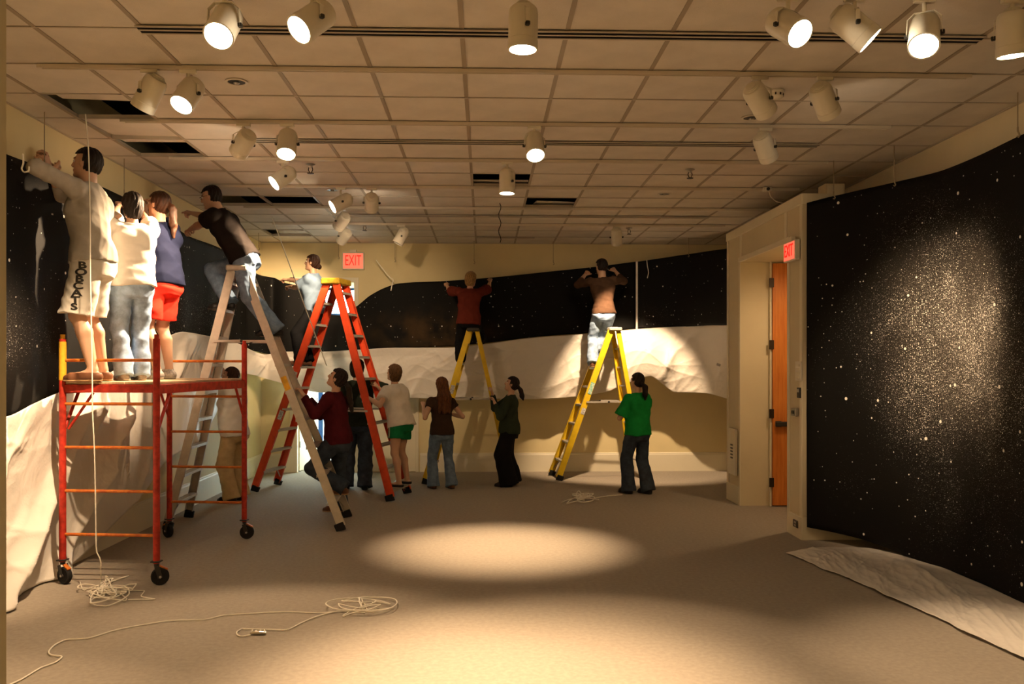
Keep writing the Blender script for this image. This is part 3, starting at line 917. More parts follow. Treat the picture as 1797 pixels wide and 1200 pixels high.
# white plastic sheeting under the left and back canvas
XS = -3.41
def lps(x, yt, yb, X, b=0.0, k=0.0):
    Y = PX(x, X); return (X, Y, P(x, yt, Y).z, max(.015, P(x, yb, Y).z), b, k)
def bps(x, yt, yb, Y, b=0.0, k=0.0):
    p = P(x, yt, Y); return (p.x, Y, p.z, P(x, yb, Y).z, b, k)
rows = [(XS, 3.6, 1.35, .015, .05, .10), lps(10, 731, 1062, XS, .05, .12), lps(60, 708, 1040, XS, .06, .10), lps(110, 686, 1012, XS, .05, .06), lps(137, 676, 985, XS, .04, .02), lps(208, 646, 915, XS, .03, -.02), lps(258, 620, 862, XS, .03, -.04),
        lps(292, 592, 812, XS, .05, -.04), lps(322, 582, 790, XS, .06, -.04), lps(358, 588, 765, XS, .06, -.03), lps(400, 596, 690, XS, .05, 0), lps(425, 606, 655, XS, .05, 0),
        (XS + .12, 13.0, P(462, 622, 13.0).z, P(462, 664, 13.0).z, .05, 0),
        bps(500, 617, 674, 13.22, .06, .05), bps(558, 617, 688, 13.2, .06, .05), bps(620, 614, 692, 13.2, .06, .05), bps(700, 610, 696, 13.2, .06, .08), bps(780, 610, 700, 13.2, .06, .08),
        bps(850, 604, 699, 13.2, .06, .08), bps(930, 593, 700, 13.2, .06, .08), bps(1000, 588, 697, 13.2, .08, .05), bps(1060, 583, 688, 13.2, .10, .14), bps(1110, 578, 668, 13.18, .14, .22), bps(1140, 576, 660, 13.16, .16, .22), bps(1190, 573, 688, 13.0, .12, .12),
        bps(1235, 571, 690, 12.6, .05, .03), bps(1290, 570, 702, 11.95, .02, 0), (3.84, 11.4, 2.26, 1.2, 0, 0)]
o = hung_sheet('plastic_sheeting', rows, 900, 90, M_SHEET, .028, 31, foldfreq=8.0, thick=.003, crumple=.10, diag=.16, floor_off=-.02)
tag(o, 'white plastic sheeting hanging below the canvas along left and back walls', 'plastic sheeting')
t0 = P(1260, 640, 12.2)
# crumpled strip of sheeting on the floor at right
near_e = [(1378, 972), (1420, 990), (1490, 1019), (1560, 1050), (1640, 1086), (1720, 1124), (1800, 1163), (1900, 1215)]
far_e = [(1384, 971), (1450, 964), (1520, 966), (1585, 978), (1660, 1003), (1740, 1038), (1830, 1080), (1960, 1138)]
A = np.array([list(PF(*q))[:2] for q in near_e]); B = np.array([list(PF(*q))[:2] for q in far_e])
Ca, _ = catmull(np.hstack([A, B]), 260)
v = np.linspace(0, 1, 70)
XY = Ca[:, None, :2] * (1 - v)[None, :, None] + Ca[:, None, 2:] * v[None, :, None]
U, Vv = np.meshgrid(np.linspace(0, 4.5, 260), v * 1.0, indexing='ij')
Zf = .012 + .045 * np.clip(1 + ridged(U, Vv * 1.2, 77, n=8, fmin=3, fmax=22), 0, 2) * np.sin(math.pi * np.clip(Vv * .9 + .08, 0, 1)) ** .7 * np.clip(U * 3, 0, 1)
Zf += .015 * np.clip(Vv - .35, 0, 1) * np.clip(U * 2, 0, 1)
wob = .012 * np.sin(U * 5.3) + .006 * np.sin(U * 11 + 1)
XYZ = np.concatenate([XY + np.stack([wob * (1 - Vv), -wob * (1 - Vv)], -1), Zf[..., None]], -1)
o = sheet_object('plastic_sheeting', XYZ, M_SHEET, .003)
tag(o, 'crumpled white plastic sheeting lying on the floor below the right canvas', 'plastic sheeting')
# hidden fold of grey tape on the sheeting near the vestibule
tp = P(1261, 640, 12.02)
o = MB().box((tp.x, tp.y, tp.z), (.06, .006, .035), Matrix.Rotation(-.75, 3, 'Z') @ Matrix.Rotation(.3, 3, 'Y')).build('tape_patch', M_STEEL)
tag(o, 'small grey tape patch on the sheeting beside the vestibule', 'tape')

# hanging wires and hooks
def hang_wire(x, y0, y1, Y, label):
    a = P(x, y0, Y); b = P(x, y1, Y)
    r = empty('hanging_wire', (a.x, Y, b.z))
    h = CZ - .004 - b.z
    MB().tube([(0, 0, .02), (0, 0, h)], .004, 6).build('wire', M_WIRE, r)
    MB().tube([(0, 0, .05), (0, 0, .02), (.008, 0, .005), (.014, 0, -.01), (.006, 0, -.022), (-.006, 0, -.016)], .006, 6).build('hook', M_WIRE, r)
    tag(r, label, 'wire', 'wires hanging from the ceiling')
hang_wire(594, 427, 452, 13.3, 'thin hanging wire just left of the back wall EXIT sign')
hang_wire(693, 427, 457, 13.3, 'thin hanging wire right of the back wall EXIT sign')
hang_wire(832, 427, 460, 13.3, 'thin hanging wire above the blond worker on the back wall')
hang_wire(971, 427, 462, 13.3, 'thin hanging wire between the two workers at the back canvas')
hang_wire(1208, 427, 448, 12.85, 'thin hanging wire above the short canvas in the back corner')
hang_wire(1463, 290, 345, 7.96, 'hanging wire at the left end of the right canvas')
hang_wire(1569, 258, 322, 7.40, 'hanging wire holding the middle of the right canvas')
hang_wire(1786, 143, 235, 5.93, 'hanging wire with hook at the right end of right canvas')
hang_wire(78, 190, 292, 6.62, 'hanging wire at the far left above the raised hands')
hang_wire(218, 300, 342, 8.1, 'hanging wire above the white shirted woman on the scaffold')
hang_wire(454, 385, 436, 12.6, 'hanging wire in the back left corner of the room')

def cord(name, pts, r, label, cat='cord', m=None):
    A, _ = catmull([tuple(p) for p in pts], max(40, len(pts) * 8), 3)
    return tag(MB().tube([tuple(p) for p in A], r, 6).build(name, m or M_ROPE), label, cat)
# pull cord slanting down from the ceiling to the woman in maroon
cord('pull_cord', [P(477, 380, 11.05), P(509, 467, 10.65), P(541, 554, 10.3), P(573, 641, 10.0)], .0065, 'white cord slanting down from the ceiling past the red ladder')
cord('hook_cord', [P(660, 456, 13.3), P(672, 472, 13.3), P(686, 488, 13.28), P(690, 491, 13.28), P(688, 500, 13.27), P(686, 510, 13.27)], .008, 'short looped cord on the canvas edge below the EXIT sign')
cord('canvas_hook', [P(40, 270, 6.2), P(41, 285, 6.2), P(38, 296, 6.2), P(43, 302, 6.2), P(50, 300, 6.2), P(51, 292, 6.2)], .006, 'pale S shaped hook on the canvas top at far left')
cord('canvas_hook', [P(1135, 456, 13.15), P(1136, 466, 13.15), P(1138, 478, 13.15), P(1136, 488, 13.15)], .007, 'pale hook hanging on the canvas right of the seam')

def tangle(name, cx, cy, sx, sy, seed, loops, label, lead_in=(), lead_out=(), r=.0045, npt=14):
    g = np.random.RandomState(seed)
    pts = [PF(*q, .008) for q in lead_in]
    n = loops * npt
    for k in range(n):
        t = k / npt * 2 * math.pi
        L = int(k / npt)
        a = .55 + .45 * math.sin(L * 2.3 + seed); b = .55 + .45 * math.sin(L * 1.7 + 1 + seed)
        ox, oy = .35 * math.sin(L * 3.1 + seed * 2), .35 * math.cos(L * 2.2 + seed)
        x = cx + sx * (ox + a * .7 * math.cos(t + L)) + sx * .015 * g.randn() ; y = cy + sy * (oy + b * .7 * math.sin(t * 1.0)) + sy * .02 * g.randn()
        q = PF(x, y, .008)
        q.z = .008 + .028 * abs(math.sin(L * 1.3 + t * .5))
        pts.append(q)
    pts += [PF(*q, .008) for q in lead_out]
    A, _ = catmull([tuple(p) for p in pts], len(pts) * 4, 3)
    return tag(MB().tube([tuple(p) for p in A], r, 5).build(name, M_ROPE), label, 'cord')
tangle('cord_tangle', 188, 1040, 62, 26, 5, 10, 'tangled pile of white cord on the floor below the scaffold', [(140, 1020), (148, 1035), (160, 1030), (190, 1022), (226, 1010), (200, 1018)], [(200, 1036), (252, 1036), (248, 1046), (272, 1051), (225, 1052)])
tangle('cord_tangle', 1022, 875, 34, 11, 3, 8, 'small tangle of white cord on the floor before the back wall', [(985, 882), (1000, 876)], [(1040, 876), (1068, 870), (1092, 868)], r=.007)
floor_cord = [(15, 1202), (40, 1190), (70, 1172), (100, 1160), (109, 1152), (90, 1149), (86, 1142), (98, 1130), (116, 1122), (150, 1120), (200, 1106), (250, 1096), (310, 1088), (355, 1087), (395, 1079), (440, 1076), (500, 1073), (560, 1075), (600, 1072)]
tangle('cord_tangle', 640, 1067, 85, 22, 8, 5, 'long white cord running across the floor to a loose coil', floor_cord, [(640, 1075), (600, 1072), (560, 1080), (530, 1092), (500, 1105), (460, 1104), (425, 1103), (416, 1108), (424, 1116), (440, 1114)])
q = PF(453, 1114)
r = empty('cord_tassel', (q.x, q.y, 0))
MB().tube([(-.05, 0, .012), (-.02, .004, .014), (.01, -.004, .014), (.05, 0, .012)], [.008, .014, .012, .009], 8).build('knot', M_STEEL, r)
for k in range(4):
    MB().tube([(.03 - .025 * k, .006, .014), (.036 - .025 * k, .012, .026), (.042 - .025 * k, 0, .02)], .006, 6).build('wrap', M_ROPE, r)
tag(r, 'grey knotted end of the long cord on the near floor', 'cord end')
cord('white_cord', [PF(178, 1036, .012), PF(177, 1020, .05), P(177, 985, 6.45), P(169, 965, 6.45), P(168, 900, 6.45), P(166, 800, 6.45), P(162, 700, 6.45), P(160, 560, 6.42), P(158, 420, 6.4), P(156, 280, 6.4), P(150, 200, 6.4)], .0045, 'white cord hanging from the ceiling past the scaffold workers')

# ------------------------------------------------------------------ rolling scaffold
SC_Z = 1.56
sc_rz = math.radians(-6)
sc_o = PF(273, 1028); sc_o.z = 0
sc = empty('rolling_scaffold', (sc_o.x, sc_o.y + .02, 0), sc_rz)
tag(sc, 'red and orange rolling scaffold tower that three people stand on', 'scaffold')
SW, SL = .755, 1.76            # width (local -x), length (local +y)
POST = [(0, 0), (-SW, 0), (0, SL), (-SW, SL)]
for k, (x, y) in enumerate(POST):
    far = y > 0
    top = 1.90 if not far else 1.90
    MB().tube([(x, y, .17), (x, y, top)], .026, 12).build('post', M_SCRED, sc, smooth='auto')
    MB().tube([(x, y, top), (x, y, top + .035)], .018, 10).build('coupling_pin', M_SCYE if k == 1 else M_SCRED, sc)
    # worn sleeve and lock
    MB().tube([(x, y, SC_Z + .02), (x, y, top - .02)] if k == 1 else [(x, y, .40), (x, y, .46)], .0275, 12).build('sleeve', M_SCYE if k == 1 else M_SCRED, sc, smooth='auto')
    # caster
    s = 1 if k in (0, 3) else -1
    cst = MB().box((x, y, .185), (.07, .07, .012), None, .003).tube([(x, y, .185), (x, y, .150)], .020, 10).build('caster', M_DARKP, sc)
    ang = (.5, -.4, .15, 2.6)[k]
    R = Matrix.Rotation(ang, 3, 'Z')
    c = Vector((x, y, .068)) + R @ Vector((.025, 0, 0))
    w = MB().lathe([(.030, -.02), (.060, -.022), (.067, -.014), (.067, .014), (.060, .022), (.030, .02)], c, R @ Matrix.Rotation(math.radians(90), 3, 'X'), 22).build('wheel', M_RUB, cst, smooth='auto')
    for sg in (-1, 1):
        mb = MB(); mb.beam(Vector((x, y, .150)) + R @ Vector((0, sg * .031, 0)), c + R @ Vector((0, sg * .031, -.01)), .036, .006, side=R @ Vector((1, 0, 0)), bev=.002)
        mb.build('fork', M_DARKP, cst)
    MB().box(Vector((x, y, .135)) + R @ Vector((.05, 0, .0)), (.07, .034, .012), R @ Matrix.Rotation(.5, 3, 'Y'), .003).build('brake_pedal', M_SCOR, cst)
    MB().tube([c + R @ Vector((0, -.036, 0)), c + R @ Vector((0, .036, 0))], .010, 8).build('axle', M_STEEL, cst)
def zpx(y, Y): return P(0, y, Y).z
for y in (0, SL):
    for k in range(5):
        h = 1.735 - .338 * k if y == 0 else 1.735 - .345 * k
        MB().tube([(-.02, y, h), (-SW + .02, y, h)], .0125, 10).build('rung', M_SCOR, sc, smooth='auto')
    # red carrier under the deck at both ends
    MB().span((-SW + .02, y - .016, SC_Z - .075), (-.02, y + .016, SC_Z - .012), .004).build('end_carrier', M_SCRED, sc)
for x in (0, -SW):
    MB().span((x - .018, .02, SC_Z - .085), (x + .018, SL - .02, SC_Z - .012), .004).build('side_rail', M_SCRED, sc)
    for (ya, yb) in ((.026, .22), (SL - .026, SL - .22)):
        MB().tube([(x, ya, SC_Z - .36), (x, yb, SC_Z - .07)], .013, 8).build('diagonal_brace', M_SCRED, sc, smooth='auto')
for x in (-SW + .03,):
    MB().tube([(x, .03, SC_Z - .36), (x - .20 if x > -.3 else x + .20, .03, SC_Z - .08)], .011, 8).build('corner_brace', M_SCRED, sc, smooth='auto')
for k in range(3):
    w = (SW - .04) / 3
    MB().span((-SW + .02 + k * w + .003, .0, SC_Z - .012), (-SW + .02 + (k + 1) * w - .003, SL, SC_Z + .008), .003).build('deck_plank', M_PLY, sc)
SC_TOP = SC_Z + .008
bpy.context.view_layer.update()
def on_deck(lx, ly):
    return sc.matrix_world @ Vector((lx, ly, SC_TOP))

# ------------------------------------------------------------------ step ladders
def stepladder(name, feet_a, feet_b, top, top_half, top_h, spacing, m, label, steps_b=True, cap_m=None, cap_size=(.22, .40, .06), rail=(.075, .026), spreader_h=1.0, n_skip=0, step_m=None, first_b=None):
    """feet_a / feet_b: two floor points each (near, far) of the two legs; top = centre of the top cap"""
    top = Vector((top[0], top[1], top_h))
    org = Vector(((feet_a[0][0] + feet_b[1][0]) / 2, (feet_a[0][1] + feet_b[1][1]) / 2, 0))
    r = empty(name, org)
    fa = [Vector((p[0], p[1], 0)) - org for p in feet_a]
    fb = [Vector((p[0], p[1], 0)) - org for p in feet_b]
    T = top - org
    wdir = ((fa[1] - fa[0]).normalized() + (fb[1] - fb[0]).normalized()).normalized()      # along the steps
    sp = ((fa[0] + fa[1]) / 2 - (fb[0] + fb[1]) / 2); sp.z = 0
    sp = (sp - wdir * sp.dot(wdir)).normalized()
    ends = {}
    for key, f, s in (('a', fa, 1), ('b', fb, -1)):
        tops = [T + sp * s * .05 - wdir * top_half + Vector((0, 0, -.02)), T + sp * s * .05 + wdir * top_half + Vector((0, 0, -.02))]
        ends[key] = (f, tops)
        for q in range(2):
            a, b = f[q] + Vector((0, 0, .05)), tops[q]
            d = (b - a).normalized()
            inn = wdir if q == 0 else -wdir
            face = d.cross(wdir).normalized()
            w, t = (rail if key == 'a' or steps_b else (rail[0] * .75, rail[1]))
            mb = MB()
            mb.beam(a, b, w, .006, side=face)                               # web
            for e in (-1, 1):
                mb.beam(a + face * e * (w / 2 - .003) + inn * t / 2, b + face * e * (w / 2 - .003) + inn * t / 2, .006, t, side=face)
            mb.build('rail', m, r)
            mbf = MB(); mbf.beam(f[q] + Vector((0, 0, .0)) + inn * .006, f[q] + d * .085 + inn * .006, w + .016, .042, side=face, bev=.006)
            fo = mbf.build('foot', M_RUB, r)
            lo = min(v.co.z for v in fo.data.vertices)
            for v in fo.data.vertices:
                if v.co.z < .0: v.co.z = .0
        # steps
        k = 1
        off = (first_b - spacing) if (key == 'b' and first_b is not None) else 0.0
        while spacing * k + off < top_h - .12:
            h = spacing * k + off
            tt = (h - .0) / T.z
            pa, pb = f[0].lerp(tops[0], tt), f[1].lerp(tops[1], tt)
            pa.z = pb.z = h
            if key == 'a' or steps_b:
                mb = MB()
                L = (pb - pa); L0 = L.length; L.normalize()
                w = rail[0] * .95
                mb.beam(pa + Vector((0, 0, -.004)), pb + Vector((0, 0, -.004)), w, .008, side=sp)
                mb.beam(pa + sp * (w / 2 - .004) + Vector((0, 0, -.016)), pb + sp * (w / 2 - .004) + Vector((0, 0, -.016)), .008, .026, side=sp)
                mb.beam(pa - sp * (w / 2 - .004) + Vector((0, 0, -.016)), pb - sp * (w / 2 - .004) + Vector((0, 0, -.016)), .008, .026, side=sp)
                for e in (-.6, -.2, .2, .6):
                    mb.beam(pa + sp * (w / 2 * e) + Vector((0, 0, .001)), pb + sp * (w / 2 * e) + Vector((0, 0, .001)), .006, .004, side=sp)
                mb.build('step', step_m or M_STEPM, r)
            elif k % 1 == 0:
                mb = MB().beam(pa, pb, .022, .010, side=(0, 0, 1)); mb.build('cross_bar', step_m or M_STEPM, r)
            k += 1
        # knee brace under the lowest step
        h = spacing + off
        tt = h / T.z
        pa, pb = f[0].lerp(tops[0], tt), f[1].lerp(tops[1], tt)
        if key == 'a' or steps_b:
            for (p, q, ft) in ((pa, pb, f[0]), (pb, pa, f[1])):
                mid = p.lerp(q, .30); lowp = ft.lerp(p, .45)
                mb = MB().beam(mid - Vector((0, 0, .02)), lowp, .018, .004, side=sp); mb.build('knee_brace', step_m or M_STEPM, r)
    # top cap with rounded body, rim and a recessed tray
    Mx = Matrix((sp, wdir, Vector((0, 0, 1)))).transposed()
    MB().box(T + Vector((0, 0, -cap_size[2] / 2)), (cap_size[0], top_half * 2 + .10, cap_size[2]), Mx, .014).build('top_cap', cap_m or m, r)
    MB().box(T + Vector((0, 0, .004)), (cap_size[0] * .6, top_half * 1.3, .008), Mx, .003).build('tool_tray', cap_m or m, r)
    # folding spreader bars
    for q in range(2):
        ta = spreader_h / T.z
        a = ends['a'][0][q].lerp(ends['a'][1][q], ta); b = ends['b'][0][q].lerp(ends['b'][1][q], ta)
        inn = (wdir if q == 0 else -wdir) * -.012
        mid = (a + b) / 2
        for (u_, v_) in ((a + inn, mid + inn), (mid + inn + Vector((0, 0, .004)), b + inn)):
            mb = MB().beam(u_, v_, .024, .006, side=(0, 0, 1)); mb.build('spreader_bar', step_m or M_STEPM, r)
        mb = MB().lathe([(.016, -.008), (.016, .008)], mid + inn, Matrix((sp, Vector((0, 0, 1)), wdir)).transposed(), 12); mb.build('spreader_hinge', M_DARKP, r)
    tag(r, label, 'ladder')
    def step_pos(k, side='a', u=.5, out=0.0):
        h = spacing * k + ((first_b - spacing) if (side == 'b' and first_b is not None) else 0.0)
        f, tops = ends[side]
        tt = h / T.z
        p = (f[0].lerp(tops[0], tt)).lerp(f[1].lerp(tops[1], tt), u); p.z = h + .004
        return org + p + sp * (out if side == 'a' else -out)
    def rail_pos(h, side='a', q=0):
        f, tops = ends[side]
        return org + f[q].lerp(tops[q], h / T.z)
    return r, step_pos, rail_pos, sp, wdir

def sticker(ladder, p, sp, wdir, rail_dir, w, h, m):
    pass

AL_N, AL_F = PF(599, 932), PF(611, 908)
AR_N, AR_F = PF(293, 930), PF(331, 908)
alu, alu_step, alu_rail, alu_sp, alu_w = stepladder('aluminium_stepladder', (AL_N, AL_F), (AR_N, AR_F), P(422, 470, 9.15), .15, P(422, 468, 9.15).z, .285, M_ALU,
    'tall grey aluminium stepladder with a man in black straddling its top', steps_b=True, cap_m=M_STEPM, rail=(.085, .028), spreader_h=1.96, step_m=M_STEPM)
RL_N, RL_F = PF(446, 863), PF(487, 851)
RR_N, RR_F = PF(685, 880), PF(716, 866)
red, red_step, red_rail, red_sp, red_w = stepladder('red_stepladder', (RL_N, RL_F), (RR_N, RR_F), P(590, 492, 11.35), .16, P(590, 490, 11.35).z, .28, M_RED,
    'tall red fibreglass stepladder with a yellow top cap', steps_b=True, cap_m=mat('cap_yellow', (.42, .26, .02, 1), .6, var=.3, scale=20), rail=(.095, .034), cap_size=(.26, .40, .08), spreader_h=1.12, first_b=.13)
Y1 = 12.45
YA = [Vector((P(745, 850, Y1 - .28).x, Y1 - .28, 0)), Vector((P(757, 850, Y1 + .28).x, Y1 + .28, 0))]
YBk = [Vector((P(897, 850, Y1 - .22).x, Y1 - .22, 0)), Vector((P(893, 850, Y1 + .22).x, Y1 + .22, 0))]
yl1, yl1_step, yl1_rail, yl1_sp, yl1_w = stepladder('yellow_stepladder', YA, YBk, P(831, 577, Y1), .14, P(831, 576, Y1).z, .287, M_YEL,
    'yellow stepladder with black top under the blond worker', steps_b=False, cap_m=M_DARKP, cap_size=(.18, .36, .05), rail=(.08, .03), spreader_h=1.22, step_m=M_STEPM)
Y2 = 12.8
YA = [Vector((P(981, 0, 12.48).x, 12.48, 0)), Vector((P(967, 0, 13.10).x, 13.08, 0))]
YBk = [Vector((P(1130, 0, 12.55).x, 12.55, 0)), Vector((P(1106, 0, 13.05).x, 13.03, 0))]
yl2, yl2_step, yl2_rail, yl2_sp, yl2_w = stepladder('yellow_stepladder', YA, YBk, P(1074, 577, Y2), .14, P(1074, 575, Y2).z, .277, M_YEL,
    'brightly lit yellow stepladder with grey top near the vestibule', steps_b=False, cap_m=M_STEPM, cap_size=(.20, .36, .05), rail=(.085, .03), spreader_h=1.16, step_m=M_STEPM)
M_STICK = mat('sticker_white', (.75, .73, .68, 1), .5, col2=(.25, .25, .25, 1), scale=60)
M_STICKG = mat('sticker_green', (.10, .42, .28, 1), .5, col2=(.6, .65, .6, 1), scale=40)
def rail_sticker(lad, rail_pos, side, q, h, ln, w, sp, wdir, m, nm='sticker'):
    a, b = rail_pos(h, side, q), rail_pos(h + ln, side, q)
    outw = -wdir if q == 0 else wdir
    d = (b - a).normalized(); face = d.cross(wdir).normalized()
    mb = MB().beam(a + outw * .005 - lad.location, b + outw * .005 - lad.location, w, .003, side=face)
    mb.build(nm, m, lad)
rail_sticker(red, red_rail, 'a', 0, .98, .12, .06, red_sp, red_w, M_STICK); rail_sticker(red, red_rail, 'a', 0, 1.50, .12, .06, red_sp, red_w, M_STICK)
rail_sticker(red, red_rail, 'a', 1, 1.30, .35, .05, red_sp, red_w, M_STICK)
rail_sticker(yl1, yl1_rail, 'a', 0, 1.30, .12, .055, yl1_sp, yl1_w, M_STICK); rail_sticker(yl1, yl1_rail, 'a', 0, 1.12, .12, .05, yl1_sp, yl1_w, M_YEL)
rail_sticker(yl2, yl2_rail, 'a', 0, 1.28, .17, .06, yl2_sp, yl2_w, M_STICKG); rail_sticker(yl2, yl2_rail, 'a', 0, .98, .09, .06, yl2_sp, yl2_w, M_STICK)
rail_sticker(alu, alu_rail, 'a', 0, 1.45, .14, .06, alu_sp, alu_w, M_SCYE)

# ------------------------------------------------------------------ people: signed distance bodies
V3 = lambda *a: np.array(a, float)
def nrm(v):
    n = np.linalg.norm(v); return v / n if n > 1e-9 else v

class Field:
    def __init__(self, lo, hi, h):
        self.h = h; self.lo = np.array(lo, float)
        n = np.ceil((np.array(hi) - self.lo) / h).astype(int) + 1
        self.n = n
        self.ax = [(self.lo[i] + h * np.arange(n[i])).astype(np.float32) for i in range(3)]
        self.F = np.full(tuple(n), .25, np.float32)
    def block(self, lo, hi, pad):
        a = np.clip(np.floor((np.array(lo) - pad - self.lo) / self.h).astype(int), 0, self.n - 1)
        b = np.clip(np.ceil((np.array(hi) + pad - self.lo) / self.h).astype(int) + 1, 1, self.n)
        sl = tuple(slice(a[i], b[i]) for i in range(3))
        if any(b[i] <= a[i] for i in range(3)): return None, None
        X = self.ax[0][sl[0]][:, None, None]; Y = self.ax[1][sl[1]][None, :, None]; Z = self.ax[2][sl[2]][None, None, :]
        return sl, (X, Y, Z)
    def add(self, pr, k=.012, infl=0.0, sub=False):
        fn, lo, hi = pr
        sl, G = self.block(lo, hi, .05 + infl + k)
        if sl is None: return
        d = fn(*G) - infl
        A = self.F[sl]
        if sub:
            d = -d
            hh = np.clip(.5 - .5 * (d - A) / k, 0, 1)
            self.F[sl] = (A * hh + d * (1 - hh)) + k * hh * (1 - hh)
        else:
            hh = np.clip(.5 + .5 * (d - A) / k, 0, 1)
            self.F[sl] = (d * (1 - hh) + A * hh) - k * hh * (1 - hh)
    def cut(self, p, n, k=.004):
        """keep the side that -n points to"""
        X, Y, Z = self.ax[0][:, None, None], self.ax[1][None, :, None], self.ax[2][None, None, :]
        d = (X - p[0]) * n[0] + (Y - p[1]) * n[1] + (Z - p[2]) * n[2]
        self.F = np.maximum(self.F, d.astype(np.float32))
    def wrinkle(self, amp, seed, f0=20, f1=85, axis=None):
        amp = amp * 1.25
        g = np.random.RandomState(seed)
        m = np.abs(self.F) < .05
        ijk = np.argwhere(m)
        if len(ijk) == 0: return
        p = self.lo + ijk * self.h
        w = p + .03 * np.stack([np.sin(p[:, 2] * 11 + g.rand() * 6), np.sin(p[:, 0] * 13 + g.rand() * 6), np.sin(p[:, 1] * 12 + g.rand() * 6)], 1)
        s = np.zeros(len(p))
        for k in range(5):
            f = f0 * (f1 / f0) ** (k / 4)
            d = nrm(g.randn(3) * (axis if axis is not None else np.ones(3)))
            s += (1 - 2 * np.abs(np.sin(.5 * f * (w @ d) + g.rand() * 6))) / (1 + .6 * k)
        self.F[m] -= (amp * (.9 + s / 2.0)).astype(np.float32)
    def mesh(self, name, m, origin=(0, 0, 0)):
        F = self.F
        F[0], F[-1] = .1, .1; F[:, 0], F[:, -1] = .1, .1; F[:, :, 0], F[:, :, -1] = .1, .1
        S = F < 0
        n = self.n
        c = np.zeros(tuple(n - 1), np.int8)
        for dx in (0, 1):
            for dy in (0, 1):
                for dz in (0, 1):
                    c += S[dx:n[0] - 1 + dx, dy:n[1] - 1 + dy, dz:n[2] - 1 + dz]
        act = np.argwhere((c > 0) & (c < 8))
        ids = np.full(tuple(n - 1), -1, np.int32)
        ids[act[:, 0], act[:, 1], act[:, 2]] = np.arange(len(act))
        cor = {}
        for dx in (0, 1):
            for dy in (0, 1):
                for dz in (0, 1):
                    cor[(dx, dy, dz)] = F[act[:, 0] + dx, act[:, 1] + dy, act[:, 2] + dz]
        acc = np.zeros((len(act), 3)); cnt = np.zeros(len(act))
        for ax in range(3):
            for u in (0, 1):
                for v in (0, 1):
                    a = [0, 0, 0]; o = [i for i in range(3) if i != ax]
                    a[o[0]], a[o[1]] = u, v; b = list(a); b[ax] = 1
                    fa, fb = cor[tuple(a)], cor[tuple(b)]
                    x = (fa < 0) != (fb < 0)
                    t = np.where(x, fa / np.where(x, fa - fb, 1), 0)
                    q = np.array(a, float)[None, :].repeat(len(act), 0); q[:, ax] = t
                    acc[x] += q[x]; cnt[x] += 1
        vs = self.lo + (act + acc / np.maximum(cnt, 1)[:, None]) * self.h
        quads = []
        for ax in range(3):
            sl0 = [slice(None)] * 3; sl1 = [slice(None)] * 3
            sl0[ax] = slice(0, n[ax] - 1); sl1[ax] = slice(1, n[ax])
            d = S[tuple(sl0)].astype(np.int8) - S[tuple(sl1)].astype(np.int8)
            e = np.argwhere(d != 0)
            sg = d[e[:, 0], e[:, 1], e[:, 2]]
            o1, o2 = (ax + 1) % 3, (ax + 2) % 3
            ok = (e[:, o1] > 0) & (e[:, o2] > 0) & (e[:, o1] < n[o1] - 1) & (e[:, o2] < n[o2] - 1)
            e, sg = e[ok], sg[ok]
            def cid(a1, a2):
                q = e.copy(); q[:, o1] -= a1; q[:, o2] -= a2
                return ids[q[:, 0], q[:, 1], q[:, 2]]
            Q = np.stack([cid(1, 1), cid(0, 1), cid(0, 0), cid(1, 0)], 1)
            Q[sg < 0] = Q[sg < 0][:, ::-1]
            quads.append(Q)
        Q = np.concatenate(quads); Q = Q[(Q >= 0).all(1)]
        me = bpy.data.meshes.new(name)
        me.vertices.add(len(vs)); me.vertices.foreach_set('co', (vs - np.array(origin)).astype(np.float32).ravel())
        me.loops.add(len(Q) * 4); me.loops.foreach_set('vertex_index', Q.astype(np.int32).ravel())
        me.polygons.add(len(Q)); me.polygons.foreach_set('loop_start', np.arange(0, len(Q) * 4, 4, dtype=np.int32))
        me.polygons.foreach_set('use_smooth', np.ones(len(Q), bool))
        me.update(calc_edges=True)
        if m: me.materials.append(m)
        return me, vs

def cone(a, b, ra, rb):
    a, b = np.array(a, float), np.array(b, float)
    d = b - a; L2 = max(float(d @ d), 1e-9); R = max(ra, rb)
    def fn(X, Y, Z):
        px, py, pz = X - a[0], Y - a[1], Z - a[2]
        t = np.clip((px * d[0] + py * d[1] + pz * d[2]) / L2, 0, 1)
        return np.sqrt((px - t * d[0]) ** 2 + (py - t * d[1]) ** 2 + (pz - t * d[2]) ** 2) - (ra + (rb - ra) * t)
    return fn, np.minimum(a, b) - R, np.maximum(a, b) + R

def flatcone(a, b, ra, rb):
    """cone with a flat cut at b"""
    a, b = np.array(a, float), np.array(b, float)
    d = b - a; L = np.linalg.norm(d); u = d / L
    base, lo, hi = cone(a, b + u * .08, ra, rb + (rb - ra) / L * .08)
    def fn(X, Y, Z):
        return np.maximum(base(X, Y, Z), (X - b[0]) * u[0] + (Y - b[1]) * u[1] + (Z - b[2]) * u[2])
    return fn, lo, hi

def ell(c, r, ax=None):
    c = np.array(c, float); r = np.array(r, float)
    A = np.eye(3) if ax is None else np.array(ax, float)      # rows = axes
    R = float(max(r))
    def fn(X, Y, Z):
        px, py, pz = X - c[0], Y - c[1], Z - c[2]
        q = [(px * A[i][0] + py * A[i][1] + pz * A[i][2]) for i in range(3)]
        k0 = np.sqrt(sum((q[i] / r[i]) ** 2 for i in range(3))); k1 = np.sqrt(sum((q[i] / r[i] ** 2) ** 2 for i in range(3)))
        return k0 * (k0 - 1) / np.maximum(k1, 1e-6)
    return fn, c - R, c + R

